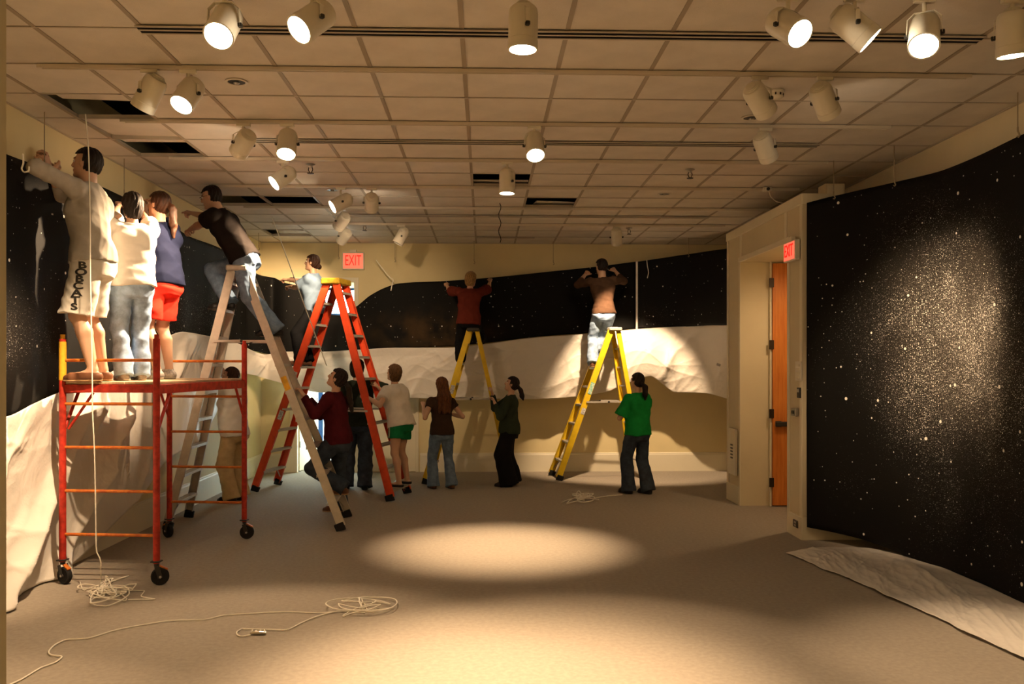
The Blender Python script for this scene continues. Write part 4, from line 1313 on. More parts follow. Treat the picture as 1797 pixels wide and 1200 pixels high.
def loft(o, ax, tab):
    """tab rows: (z, halfwidth, halfdepth, yoffset) in the frame ax (rows right, fwd, up)"""
    o = np.array(o, float); A = np.array(ax, float)
    T = np.array(tab, float); z0, z1 = T[0, 0], T[-1, 0]
    R = float(T[:, 1:3].max()) + .03
    e = [o + A[2] * z0, o + A[2] * z1]
    def fn(X, Y, Z):
        px, py, pz = X - o[0], Y - o[1], Z - o[2]
        x = px * A[0][0] + py * A[0][1] + pz * A[0][2]; y = px * A[1][0] + py * A[1][1] + pz * A[1][2]; z = px * A[2][0] + py * A[2][1] + pz * A[2][2]
        w = np.interp(z, T[:, 0], T[:, 1]); d = np.interp(z, T[:, 0], T[:, 2]); yo = np.interp(z, T[:, 0], T[:, 3])
        y = y - yo
        p = 2.35
        k = (np.abs(x / w) ** p + np.abs(y / d) ** p) ** (1 / p)
        s = (k - 1) * np.minimum(w, d) * .9
        return np.maximum(s, np.maximum(z0 - z, z - z1)).astype(np.float32)
    return fn, np.minimum(*e) - R, np.maximum(*e) + R

def ik(a, c, l1, l2, hint):
    a, c = np.array(a, float), np.array(c, float)
    d = c - a; L = np.linalg.norm(d); u = d / max(L, 1e-6)
    Lm = min(L, (l1 + l2) * .998); Lm = max(Lm, abs(l1 - l2) + .02)
    c = a + u * Lm
    x = (l1 ** 2 - l2 ** 2 + Lm ** 2) / (2 * Lm)
    hgt = math.sqrt(max(l1 ** 2 - x ** 2, 0))
    h = np.array(hint, float); h = nrm(h - u * (h @ u))
    return a + u * x + h * hgt, c

def skin_material(name, col):
    if name in MATS: return MATS[name]
    m = bpy.data.materials.new(name); m.use_nodes = True
    nt = m.node_tree; b = nt.nodes['Principled BSDF']
    at = nt.nodes.new('ShaderNodeAttribute'); at.attribute_name = 'tint'
    mx = nt.nodes.new('ShaderNodeMixRGB'); mx.blend_type = 'MULTIPLY'; mx.inputs[0].default_value = 1
    tc = nt.nodes.new('ShaderNodeTexCoord'); n = nt.nodes.new('ShaderNodeTexNoise'); n.inputs['Scale'].default_value = 9
    nt.links.new(tc.outputs['Object'], n.inputs['Vector'])
    r = nt.nodes.new('ShaderNodeValToRGB')
    r.color_ramp.elements[0].color = tuple(c * .88 for c in col[:3]) + (1,); r.color_ramp.elements[1].color = tuple(min(1, c * 1.08) for c in col[:3]) + (1,)
    nt.links.new(n.outputs['Fac'], r.inputs['Fac'])
    nt.links.new(r.outputs['Color'], mx.inputs[1]); nt.links.new(at.outputs['Color'], mx.inputs[2])
    nt.links.new(mx.outputs[0], b.inputs['Base Color'])
    b.inputs['Roughness'].default_value = .5; b.inputs['Subsurface Weight'].default_value = .0
    MATS[name] = m
    return m
SKIN = skin_material('skin', (.60, .36, .24, 1))
M_EYE = mat('eye_white', (.75, .72, .68, 1), .2)
M_IRIS = mat('eye_iris', (.03, .02, .015, 1), .2)
def cloth(name, col, var=.10, col2=None, scale=14):
    return mat(name, col, .85, var=var, scale=scale, bump=.15, bscale=300, spec=.05, col2=col2)
def hair_mat(name, col):
    return mat(name, col, .45, col2=tuple(c * .35 for c in col[:3]) + (1,), scale=14, stretch=(9, 9, 1.2), bump=.5, bscale=30, spec=.2)
EYE_ME = None
def eye_mesh():
    global EYE_ME
    if EYE_ME is None:
        mb = MB(); n = 10
        prof = [(.001, 1.0), (.35, .94), (.42, .90), (.75, .66), (.97, .2), (.97, -.2), (.7, -.7), (.001, -1)]
        mb.lathe([(a, b) for a, b in prof], n=n, capb=False, capt=False)
        me = mb.mesh('eye'); me.materials.append(M_EYE); me.materials.append(M_IRIS)
        for p in me.polygons:
            p.use_smooth = True
            if p.center.z > .88: p.material_index = 1
        EYE_ME = me
    return EYE_ME

def person(label, loc, yaw, H, sex='f', pelvis=None, lean=0, side=0, twist=0, head=(0, 0), feet=None, hands=None, elbow=None, knee=None,
           handmode=('grip', 'grip'), top=None, bottom=None, shoe=None, hair=None, vox=.0085, build=1.0, hand_dir=(None, None), foot_yaw=(0, 0), glasses=False, foot_pitch=(0, 0), seed=1):
    """loc: point on the ground below the person; yaw: world heading in degrees; feet: ankle-sole points (world); hands: wrist points (world)"""
    a = math.radians(yaw)
    Rz = np.array([[math.sin(a), math.cos(a), 0], [-math.cos(a), math.sin(a), 0], [0, 0, 1]])      # columns: right, fwd, up
    loc = np.array(loc, float)
    toL = lambda p: Rz.T @ (np.array(p, float) - loc)
    s = H / 1.75
    fem = sex == 'f'
    # ---- joints, local frame (x right, y forward, z up)
    pel = V3(0, 0, .525 * H) if pelvis is None else toL(pelvis)
    lf, ls, tw = math.radians(lean), math.radians(side), math.radians(twist)
    up = nrm(V3(math.sin(ls), math.sin(lf) * math.cos(ls), math.cos(lf) * math.cos(ls)))
    rt0 = V3(math.cos(tw), -math.sin(tw), 0)
    rt = nrm(rt0 - up * (rt0 @ up)); fw = np.cross(up, rt)
    rp0 = V3(1, 0, 0); upP = nrm(.6 * up + .4 * V3(0, 0, 1)); rp = nrm(rp0 - upP * (rp0 @ upP)); fp = np.cross(upP, rp)
    spine = .300 * H
    neck = pel + up * spine
    shw = (.094 if fem else .112) * H * build; hpw = (.052 if fem else .050) * H
    sh = [neck - up * .030 * H - rt * shw, neck - up * .030 * H + rt * shw]
    hip = [pel - rp * hpw - upP * .005 * H, pel + rp * hpw - upP * .005 * H]
    la1, la2 = .172 * H, .150 * H
    ll1, ll2 = .242 * H, .238 * H
    feet_l = [V3(-.055 * H, 0, 0), V3(.055 * H, 0, 0)] if feet is None else [toL(p) for p in feet]
    if hands is None: hands = [None, None]
    hl = []
    for q in range(2):
        if hands[q] is None: hl.append(sh[q] + V3((-1, 1)[q] * .03 * H, .03 * H, -.31 * H))
        else: hl.append(toL(hands[q]))
    els, wrs, kns, ans = [], [], [], []
    for q in range(2):
        sg = (-1, 1)[q]
        eh = V3(sg * .5, -.3, -1) if (elbow is None or elbow[q] is None) else np.array(elbow[q], float)
        # raised arms lift the shoulder a little
        lift = np.clip((hl[q] - sh[q]) @ up / (.3 * H), 0, 1)
        sh[q] = sh[q] + up * .022 * H * lift + nrm(hl[q] - sh[q]) * .012 * H
        e, w = ik(sh[q], hl[q], la1, la2, eh); els.append(e); wrs.append(w)
        kh = V3(sg * .12, 1, 0) if (knee is None or knee[q] is None) else np.array(knee[q], float)
        an = feet_l[q] + V3(0, -.012 * H, .052 * H)
        k, an = ik(hip[q], an, ll1, ll2, kh); kns.append(k); ans.append(an)
    hy, hp = math.radians(head[0]), math.radians(head[1])          # yaw + = to the left, pitch + = up
    hf0 = V3(-math.sin(hy), math.cos(hy), 0)
    hf0 = nrm(hf0[0] * rt + hf0[1] * (.5 * fw + .5 * nrm(V3(fw[0], fw[1], 0))))
    hf0 = nrm(V3(hf0[0], hf0[1], hf0[2] * .4))
    hr = nrm(np.cross(hf0, V3(0, 0, 1)))
    hf = nrm(hf0 * math.cos(hp) + V3(0, 0, 1) * math.sin(hp)); hu = np.cross(hr, hf)
    HH = .100 * H + .050
    e = HH / .225
    hc = neck + up * .052 * H + hu * .105 * e + hf * .018 * e
    hp3 = lambda x, y, z: hc + (hr * x + hf * y + hu * z) * e
    AX = [hr, hf, hu]
    # ---- primitives
    b = build
    if fem:
        tt = [(-.075, .068, .058, -.004), (-.045, .092, .066, -.006), (0, .097, .068, -.006), (.05, .088, .062, -.002), (.095, .074, .054, .002), (.15, .079, .057, .004), (.20, .088, .064, .004), (.235, .090, .060, 0), (.262, .080, .048, -.004), (.285, .055, .036, -.006), (.315, .030, .030, -.004)]
    else:
        tt = [(-.075, .066, .058, -.004), (-.045, .086, .064, -.004), (0, .092, .066, -.004), (.05, .088, .062, 0), (.095, .084, .060, .002), (.15, .092, .064, .002), (.20, .101, .068, .002), (.235, .103, .064, -.002), (.262, .092, .050, -.006), (.285, .062, .040, -.006), (.315, .034, .034, -.004)]
    tt = [(z * H, w * H * b * .97, d * H * b, y * H) for z, w, d, y in tt]
    torso = [loft(pel, [rt, fw, up], tt)]
    torso += [ell(pel - upP * .012 * H, (.092 * H * b, .066 * H * b, .07 * H), [rp, fp, upP])]
    for q in range(2):
        sg = (-1, 1)[q]
        torso.append(ell(pel + rp * sg * .043 * H - fp * .024 * H - upP * .028 * H, (.044 * H, .038 * H, .048 * H)))
        if fem: torso.append(ell(pel + up * .195 * H + rt * sg * .042 * H + fw * .048 * H, (.038 * H, .036 * H, .040 * H)))
        else: torso.append(ell(pel + up * .215 * H + rt * sg * .046 * H + fw * .034 * H, (.048 * H, .032 * H, .036 * H)))
        torso.append(ell(pel + up * .23 * H + rt * sg * .055 * H - fw * .03 * H, (.045 * H, .032 * H, .05 * H)))
    f_ = .92 if fem else 1.0
    arm = []
    for q in range(2):
        S, E, W = sh[q], els[q], wrs[q]
        arm.append([cone(S, S, .034 * H * f_, .034 * H * f_), cone(S, E, .0285 * H * f_, .0225 * H * f_),
                    cone(S + (E - S) * .4, S + (E - S) * .6, .0265 * H * f_, .0260 * H * f_),
                    cone(E, E + (W - E) * .35, .0225 * H * f_, .0235 * H * f_), cone(E + (W - E) * .35, W, .0235 * H * f_, .0150 * H * f_)])
        torso.append(cone(neck - up * .02 * H + rt * (-1, 1)[q] * .02 * H, S, .026 * H * f_, .030 * H * f_))
    leg = []
    for q in range(2):
        Hp, K, A_ = hip[q], kns[q], ans[q]
        bk = nrm(np.cross(nrm(A_ - K), V3(1, 0, 0))); bk = bk if bk[1] < 0 else -bk
        leg.append([cone(Hp, Hp + (K - Hp) * .4, .050 * H, .046 * H), cone(Hp + (K - Hp) * .4, K, .046 * H, .032 * H), cone(K, K, .032 * H, .032 * H),
                    cone(K, K + (A_ - K) * .32 + bk * .010 * H, .029 * H, .0325 * H), cone(K + (A_ - K) * .32 + bk * .010 * H, A_, .0325 * H, .0195 * H)])
    foot = []
    fax = []
    for q in range(2):
        fy = math.radians(foot_yaw[q]); sole = ans[q] + V3(0, .012 * H, -.052 * H)
        fd = V3(math.sin(-fy), math.cos(fy), 0); pt = math.radians(foot_pitch[q])
        fd = nrm(fd * math.cos(pt) + V3(0, 0, math.sin(pt))); fr = nrm(np.cross(fd, V3(0, 0, 1))); fu = np.cross(fr, fd)
        o = ans[q] - fu * .052 * H + fd * .0
        fax.append((o, fr, fd, fu))
        Q = lambda x, y, z: o + (fr * x + fd * y + fu * z) * H
        foot.append([cone(Q(0, -.018, .022), Q(0, .03, .026), .021 * H, .024 * H), cone(Q(0, .02, .024), Q(0, .085, .019), .023 * H, .020 * H), cone(Q(-.006, .085, .018), Q(.004, .112, .014), .019 * H, .013 * H),
                     cone(ans[q], Q(0, .02, .03), .021 * H, .022 * H)])
    headp = [(ell(hp3(0, -.012, .032), (.073 * e, .092 * e, .083 * e), AX), .012), (ell(hp3(0, .024, -.030), (.058 * e, .062 * e, .082 * e), AX), .03),
             (cone(hp3(0, .052, -.086), hp3(0, .02, -.07), .030 * e, .042 * e), .02), (ell(hp3(0, .074, -.094), (.019 * e, .016 * e, .016 * e), AX), .012),
             (cone(hp3(-.032, .076, .026), hp3(.032, .076, .026), .012 * e, .012 * e), .012),
             (cone(hp3(0, .086, .018), hp3(0, .103, -.022), .008 * e, .012 * e), .008), (ell(hp3(0, .094, -.030), (.017 * e, .012 * e, .010 * e), AX), .006),
             (cone(hp3(-.018, .080, -.055), hp3(.018, .080, -.055), .008 * e, .008 * e), .005), (cone(hp3(-.015, .079, -.066), hp3(.015, .079, -.066), .008 * e, .008 * e), .005),
             (ell(hp3(-.074, -.004, -.006), (.010 * e, .020 * e, .032 * e), AX), .004), (ell(hp3(.074, -.004, -.006), (.010 * e, .020 * e, .032 * e), AX), .004)]
    neckp = cone(neck - up * .02 * H, hp3(0, -.022, -.05), (.031 if fem else .036) * H, (.028 if fem else .033) * H)
    # hands
    handp = []
    for q in range(2):
        sg = (-1, 1)[q]
        W = wrs[q]
        d = nrm(W - els[q]) if hand_dir[q] is None else nrm(Rz.T @ np.array(hand_dir[q], float))
        # palm normal: for reaching hands faces forward/down, thumb towards the middle and up
        mid = V3(-sg, 0, .25)
        th = nrm(mid - d * (mid @ d))
        pn = nrm(np.cross(d, th)) * sg
        if pn @ V3(0, 1, -.6) < 0: pn = -pn
        mode = handmode[q]
        c0, c1, c2 = {'grip': (50, 60, 45), 'flat': (6, 8, 6), 'relax': (22, 26, 18)}[mode]
        sc_ = s * (.95 if fem else 1.02)
        pr = []
        kn = []
        for f in range(4):
            off = (f - 1.5) * -.0205 * sc_             # index nearest the thumb
            base = W + d * .012 * sc_ + th * (-off) * .55
            knu = W + d * (.088 - .006 * abs(f - 1)) * sc_ + th * (-off) * 1.0
            if f == 0: pass
            pr.append((cone(base, knu, .0135 * sc_, .0115 * sc_), .012))
            ln = (.074, .082, .076, .060)[f] * sc_
            dd, p0 = nrm(d + th * (-off) * 3.5), knu
            ang = 0
            for j, (fr_, cc) in enumerate(((.45, c0), (.30, c1), (.25, c2))):
                ang += math.radians(cc)
                dj = dd * math.cos(ang) + pn * math.sin(ang)
                p1 = p0 + dj * ln * fr_
                pr.append((cone(p0, p1, (.0098, .0090, .0082)[j] * sc_, (.0090, .0082, .0072)[j] * sc_), .003)); p0 = p1
        t0 = W + d * .022 * sc_ + th * .022 * sc_ + pn * .006 * sc_; t1 = W + d * .055 * sc_ + th * .048 * sc_ + pn * .016 * sc_
        t2 = t1 + nrm(d * .9 + th * .25 + pn * (.6 if mode == 'grip' else .2)) * .033 * sc_; t3 = t2 + nrm(d + pn * (.5 if mode == 'grip' else .1) - th * .15) * .026 * sc_
        pr += [(cone(t0, t1, .015 * sc_, .0125 * sc_), .010), (cone(t1, t2, .0115 * sc_, .0100 * sc_), .004), (cone(t2, t3, .0100 * sc_, .0080 * sc_), .003)]
        handp.append(pr)
    # ---- body
    allp = [P_ for P_ in torso] + sum(arm, []) + sum(leg, []) + sum(foot, []) + [p for p, _ in headp] + [p for hh_ in handp for p, _ in hh_]
    lo = np.min([p[1] for p in allp], 0) - .06; hi = np.max([p[2] for p in allp], 0) + .06
    B = Field(lo, hi, vox)
    B.add(torso[0], .02)
    for p in torso[1:]: B.add(p, .03)
    for q in range(2):
        for p in leg[q]: B.add(p, .018)
        for p in foot[q]: B.add(p, .012)
        for p in arm[q]: B.add(p, .012)
    B.add(neckp, .02)
    for p, k in headp: B.add(p, k * e)
    for sg in (-1, 1): B.add(ell(hp3(sg * .032, .094, .008), (.019 * e, .016 * e, .012 * e), AX), .008, sub=True)
    for q in range(2):
        for p, k in handp[q]: B.add(p, k)
    root = empty('person', loc, a - math.pi / 2)
    tag(root, label, 'person')
    me, vs = B.mesh('body', SKIN)
    # tint: lips and brows
    rel = (vs - hc) / e
    hx, hyy, hz = rel @ hr, rel @ hf, rel @ hu
    t = np.ones((len(vs), 4), np.float32)
    lips = (np.abs(hx) < .024) & (hyy > .066) & (np.abs(hz + .0605) < .011)
    brow = (np.abs(np.abs(hx) - .033) < .020) & (hyy > .06) & (np.abs(hz - .030) < .008)
    t[lips, :3] = (.85, .52, .50); t[brow, :3] = (.30, .24, .20)
    ca = me.color_attributes.new('tint', 'FLOAT_COLOR', 'POINT'); ca.data.foreach_set('color', t.ravel())
    body = link_mesh('body', me, root)
    for sg in (-1, 1):
        p = hp3(sg * .032, .0735, .008)
        o = link_mesh('eye', eye_mesh(), body, p)
        o.scale = (.0125 * e,) * 3
        o.rotation_euler = Matrix((Vector(hr), Vector(hu) * -1, Vector(hf))).transposed().to_euler() if False else Matrix((Vector(hr), Vector(np.cross(hf, hr)), Vector(hf))).transposed().to_euler()
    rng = seed * 17
    # ---- top
    if top:
        infl = top.get('loose', .014)
        infl_h = max(infl, (bottom['loose'] if bottom and 'loose' in bottom else .010) + (bottom.get('wrinkle', .006) if bottom else 0) * 1.3 + .005)
        F = Field(lo, hi, vox * 1.15)
        hem = top.get('hem', -.02) * H
        tab = [(z, w + (infl_h if z < .06 * H else infl), d + (infl_h if z < .06 * H else infl), y) for z, w, d, y in tt]
        # hem hangs straighter than the body
        hipw = np.interp(0, [r_[0] for r_ in tt], [r_[1] for r_ in tt]) + infl_h + top.get('flare', .004); hipd = np.interp(0, [r_[0] for r_ in tt], [r_[2] for r_ in tt]) + infl_h + top.get('flare', .004)
        tab = [(min(hem, -.09 * H) - .02, hipw, hipd + .012, -.006 * H)] + [(z, max(w, hipw * (1 - top.get('straight', .55)) * 0 + w + top.get('straight', .55) * max(0, hipw - w)) if z < .2 * H else w, max(d, d + top.get('straight', .55) * max(0, hipd - d)) if z < .2 * H else d, y) for z, w, d, y in tab if z > -.05 * H]
        F.add(loft(pel, [rt, fw, up], tab), .02)
        for n_, p in enumerate(torso[1:]): F.add(p, .03, infl_h if n_ in (0, 1, 4) else infl)
        for q in range(2):
            S, E, W = sh[q], els[q], wrs[q]
            L = top.get('sleeve', .55)
            F.add(cone(S, S, .036 * H * f_, .036 * H * f_), .02, infl * .8)
            w = top.get('width', 0.0)
            if L <= 1.0:
                F.add(flatcone(S, S + (E - S) * L, .031 * H * f_ + infl * .8, .028 * H * f_ + infl + w), .018)
            else:
                F.add(cone(S, E, .031 * H * f_ + infl * .7, .026 * H * f_ + infl * .7), .018)
                F.add(flatcone(E, E + (W - E) * (L - 1), .026 * H * f_ + infl * .7, .019 * H * f_ + infl * .6 + w), .016)
        nb = neck + up * .000 * H + fw * .0
        X, Y, Z = F.ax[0][:, None, None], F.ax[1][None, :, None], F.ax[2][None, None, :]
        # hem
        F.cut(pel + up * hem, -up)
        # neck opening: tilted plane, only near the neck
        nn = nrm(up * .85 + fw * top.get('scoop', .42)); pp = neck + up * .012 * H + fw * .005 * H
        dn = (X - pp[0]) * nn[0] + (Y - pp[1]) * nn[1] + (Z - pp[2]) * nn[2]
        rad = np.sqrt((X - neck[0]) ** 2 + (Y - neck[1]) ** 2 + (Z - neck[2]) ** 2)
        F.F = np.where(rad < .095 * H, np.maximum(F.F, dn), F.F).astype(np.float32)
        F.wrinkle(top.get('wrinkle', .007), rng + 1)
        tm, _ = F.mesh(top['name'], top['mat'])
        to = link_mesh(top['name'], tm, root)
    # ---- bottom
    if bottom:
        infl = bottom.get('loose', .010)
        F = Field(lo - V3(.05, .05, 0), hi + V3(.05, .05, 0), vox * 1.15)
        waist = bottom.get('waist', .03) * H
        tab = [(z, w + infl, d + infl, y) for z, w, d, y in tt if z < .12 * H]
        F.add(loft(pel, [rt, fw, up], tab), .02)
        for p in torso[1:2]: F.add(p, .03, infl)
        for q in range(2): F.add(ell(pel + rp * (-1, 1)[q] * .043 * H - fp * .024 * H - upP * .028 * H, (.044 * H, .038 * H, .048 * H)), .03, infl)
        F.cut(pel + up * waist, up)
        hl_ = bottom.get('length', 1.0)
        kneer, hemr = bottom.get('knee', .038), bottom.get('hemr', .036)
        Fl = []
        for q in range(2):
            Hp, K, A_ = hip[q], kns[q], ans[q]
            if hl_ < 1.0 and bottom.get('short'):
                end = Hp + (K - Hp) * hl_
                Hs = Hp + (K - Hp) * .10
                F.add(flatcone(Hs, end, .050 * H + infl, hemr * H), .014)
            else:
                F.add(cone(Hp + (K - Hp) * .12, K, .050 * H + infl, kneer * H + infl), .014)
                for p in leg[q]: F.add(p, .012, infl * .6 + .003)
                u_ = nrm(A_ - K)
                end = A_ + u_ * bottom.get('drop', .018) * H
                F.add(flatcone(K, end, kneer * H + infl, hemr * H + infl), .014)
        F.wrinkle(bottom.get('wrinkle', .006), rng + 2, axis=np.array([.6, .6, 1.3]))
        bm_, _ = F.mesh(bottom['name'], bottom['mat'])
        bo = link_mesh(bottom['name'], bm_, root)
        if bottom.get('stripe') is not None or bottom.get('letters') or bottom.get('edge'):
            bvh = BVHTree.FromPolygons([v.co.copy() for v in bm_.vertices], [tuple(p.vertices) for p in bm_.polygons])
            bottom['hook'](dict(bvh=bvh, obj=bo, hip=hip, kns=kns, pel=pel, up=up, rp=rp, fp=fp, H=H, Rz=Rz, loc=loc))
    # ---- shoes
    if shoe:
        for q in range(2):
            o, fr, fd, fu = fax[q]
            lo2 = np.min([p[1] for p in foot[q]], 0) - .05; hi2 = np.max([p[2] for p in foot[q]], 0) + .05
            F = Field(lo2, hi2, .006)
            for p in foot[q]: F.add(p, .012, .006)
            F.cut(ans[q] + fu * shoe.get('high', .002) * H, fu); F.cut(o + fu * .012, -fu)
            sm, _ = F.mesh('shoe', shoe['mat']); so = link_mesh('shoe', sm, root)
            F = Field(lo2, hi2, .006)
            for p in foot[q]: F.add(p, .012, .011)
            F.cut(o + fu * .016, fu); F.cut(o + fu * .001, -fu)
            sm, _ = F.mesh('sole', shoe['sole']); link_mesh('sole', sm, so)
    # ---- hair
    if hair:
        st = hair.get('style', 'short')
        lo3 = hc - V3(.22, .22, .26) - V3(0, 0, .45 if st in ('long',) else .12); hi3 = hc + V3(.22, .22, .22)
        F = Field(lo3, hi3, .0075)
        vol = hair.get('vol', .014)
        F.add(ell(hp3(0, -.014, .034), ((.074 + vol) * e, (.092 + vol) * e, (.084 + vol) * e), AX), .01)
        if st in ('bob', 'long'):
            F.add(ell(hp3(0, -.040, -.035), ((.070 + vol) * e, (.055 + vol) * e, .10 * e), AX), .03)
        if st in ('pony', 'short', 'bun'):
            F.add(ell(hp3(0, -.045, -.020), ((.060 + vol) * e, (.048 + vol) * e, .070 * e), AX), .03)
        # keep the face clear
        X, Y, Z = F.ax[0][:, None, None], F.ax[1][None, :, None], F.ax[2][None, None, :]
        lx = (X - hc[0]) * hr[0] + (Y - hc[1]) * hr[1] + (Z - hc[2]) * hr[2]; ly = (X - hc[0]) * hf[0] + (Y - hc[1]) * hf[1] + (Z - hc[2]) * hf[2]; lz = (X - hc[0]) * hu[0] + (Y - hc[1]) * hu[1] + (Z - hc[2]) * hu[2]
        lx, ly, lz = lx / e, ly / e, lz / e
        line = hair.get('line', .062)
        front = ly - np.where(lz > line, .3, .012 + (-.02 if st == 'short' else .012))            # in front of the ears and below the hairline
        face = np.minimum(front + .0 * lx, (line + .35 * np.abs(lx)) - lz + .0)
        F.F = np.maximum(F.F, (face * e * .8)).astype(np.float32)
        if st == 'short': F.F = np.maximum(F.F, ((-.062 + .5 * np.clip(ly + .03, 0, 1)) - lz) * e).astype(np.float32)
        if st == 'pony' or st == 'bun' or st == 'long':
            if st != 'long': F.F = np.maximum(F.F, (-.085 - lz) * e).astype(np.float32)
            bkd = -hf
            if st == 'pony':
                b0 = hp3(0, -.108, hair.get('at', -.01)); n_ = hair.get('len', .18)
                b1 = b0 - hf * .045 * e - V3(0, 0, .04); b2 = b1 + hair.get('dir', V3(0, -.15, -1)) * n_ * .55; b3 = b1 + hair.get('dir', V3(0, -.15, -1)) * n_
                F.add(cone(b0, b1, .020, .030), .012); F.add(cone(b1, b2, .032, .034), .015); F.add(cone(b2, b3, .033, .012), .015)
            if st == 'bun':
                F.add(ell(hp3(0, -.112, hair.get('at', -.045)), (.036, .032, .036)), .008)
            if st == 'long':
                n_ = hair.get('len', .22)
                for q_, x_ in enumerate((-.045, 0, .045)):
                    c0 = hp3(x_, -.055, -.03); c1 = neck + rt * x_ * 1.3 - fw * (.075 * H) + up * .005 * H; c2 = c1 - up * n_ - fw * .012 + rt * .01 * (q_ - 1)
                    F.add(cone(c0, c1, .040, .040), .03); F.add(cone(c1, c2, .042, .020 + .006 * (q_ == 1)), .03)
        m_ = np.abs(F.F) < .03
        ijk = np.argwhere(m_); pw = F.lo + ijk * F.h - hc
        angl = np.arctan2(pw @ hr, pw @ hf)
        F.F[m_] += (.0035 * np.sin(angl * 17 + 40 * (pw @ hu) * .4 + 2 * np.sin(pw @ hu * 30)) + .0025 * np.sin(angl * 31 + 9 * (pw @ hu))).astype(np.float32)
        hm, _ = F.mesh('hair', hair['mat']); ho = link_mesh('hair', hm, root)
        if st in ('pony', 'bun') and hair.get('tie', True):
            c_ = hp3(0, -.104, hair.get('at', -.01) + .002)
            Mt = Matrix((Vector(hr), Vector(hu), Vector(-hf))).transposed()
            ring = [Vector(c_) + Mt @ Vector((.021 * math.cos(k * .524), .021 * math.sin(k * .524), 0)) for k in range(12)]
            MB().tube(ring, .006, 6, closed=True).build('hair_tie', M_DARKP, ho)
    if glasses:
        mb = MB()
        for sg in (-1, 1):
            ring = [Vector(hp3(sg * .033 + .021 * math.cos(k * .524), .098, .006 + .016 * math.sin(k * .524))) for k in range(12)]
            mb.tube(ring, .0022, 5, closed=True)
            mb.tube([Vector(hp3(sg * .054, .097, .008)), Vector(hp3(sg * .076, .06, .010)), Vector(hp3(sg * .080, -.005, .008))], .0022, 5)
        mb.tube([Vector(hp3(-.012, .100, .008)), Vector(hp3(.012, .100, .008))], .0022, 5)
        mb.build('glasses', M_DARKP, root)
    return dict(root=root, wr=wrs, sh=sh, hc=hc, Rz=Rz, loc=loc, pel=pel, neck=neck)

M_JEANS = cloth('jeans_blue', (.16, .23, .34, 1), .25)
M_JEANS_L = cloth('jeans_light', (.30, .41, .58, 1), .30)
M_JEANS_D = cloth('jeans_dark', (.045, .06, .085, 1), .25)
M_BLACKP = cloth('black_trousers', (.010, .010, .011, 1), .1)
M_WHITE = cloth('white_cotton', (.78, .74, .68, 1), .05)
M_WHITE2 = cloth('white_jersey', (.66, .63, .57, 1), .06)
M_GREYW = cloth('pale_grey_cotton', (.42, .385, .335, 1), .07)
M_NAVY = cloth('navy_cotton', (.006, .008, .022, 1), .1)
M_BLKT = cloth('black_cotton', (.016, .013, .012, 1), .1)
M_LBLUE = cloth('light_blue_cotton', (.21, .30, .42, 1), .08)
M_MAROON = cloth('maroon_knit', (.075, .010, .014, 1), .15)
M_MAROON2 = cloth('dark_red_cotton', (.12, .022, .014, 1), .12)
M_DGREEN = cloth('dark_green_knit', (.030, .042, .026, 1), .12)
M_OLIVE = cloth('charcoal_green_cotton', (.022, .028, .020, 1), .12)
M_GREEN = cloth('bright_green_cotton', (.012, .26, .050, 1), .12)
M_GREENS = cloth('green_shorts', (.012, .19, .065, 1), .12)
M_BROWN = cloth('brown_cotton', (.050, .030, .020, 1), .12)
M_BROWN2 = cloth('brown_knit', (.080, .044, .027, 1), .15)
M_REDS = cloth('red_shorts', (.80, .035, .020, 1), .08)
M_KHAKI = cloth('khaki_cotton', (.55, .40, .21, 1), .1)
M_SHOE_BR = mat('brown_leather', (.16, .065, .03, 1), .5, var=.2)
M_SHOE_BK = mat('black_leather', (.014, .013, .013, 1), .45)
M_SHOE_W = mat('white_sneaker', (.70, .67, .62, 1), .5, col2=(.25, .25, .25, 1), scale=22)
M_SHOE_G = mat('grey_sneaker', (.33, .30, .27, 1), .5, var=.3, scale=25)
M_SOLE_W = mat('white_sole', (.62, .57, .50, 1), .6)
M_SOLE_D = mat('dark_sole', (.03, .028, .025, 1), .7)
M_SOLE_T = mat('tan_sole', (.45, .28, .14, 1), .6)
H_DARK = hair_mat('hair_dark', (.022, .013, .009, 1))
H_BROWN = hair_mat('hair_brown', (.055, .022, .010, 1))
H_AUB = hair_mat('hair_auburn', (.17, .060, .022, 1))
H_BLOND = hair_mat('hair_blond', (.46, .27, .10, 1))
H_LBR = hair_mat('hair_light_brown', (.17, .085, .035, 1))
def shirt(m, sleeve, name='t_shirt', **k): return dict(mat=m, sleeve=sleeve, name=name, **k)
def jeans(m, name='jeans', **k): return dict(mat=m, name=name, **k)

def drape_letters(d):
    """letters down the side of the shorts, wrapped onto the cloth"""
    hip, kns, H = d['hip'], d['kns'], d['H']
    q = 0                                   # left leg, nearest the viewer
    top = hip[q] + V3(0, 0, -.03); bot = hip[q] + (kns[q] - hip[q]) * .92
    nout = Vector(d['Rz'].T @ nrm(V3(.18, -1, .0)))   # towards the room side
    rtv = Vector(d['Rz'].T @ nrm(V3(1, .18, 0)))
    for k, ch in enumerate('BOBCATS'):
        c = Vector(top + (bot - top) * (k + .55) / 7)
        me = text_mesh(ch, .092, .0, 'letter', .0035)
        bm = bmesh.new(); bm.from_mesh(me)
        bmesh.ops.triangulate(bm, faces=bm.faces)
        bmesh.ops.subdivide_edges(bm, edges=bm.edges, cuts=2, use_grid_fill=True)
        for v in bm.verts:
            p = c + rtv * (v.co.x * 1.15) + Vector((0, 0, 1)) * v.co.y * .76
            hit = d['bvh'].ray_cast(p + nout * .4, -nout)
            v.co = (hit[0] + nout * .0035) if hit[0] is not None else p + nout * .1
        bm.to_mesh(me); bm.free(); me.materials.append(M_DARKP)
        link_mesh('letter', me, d['obj'])

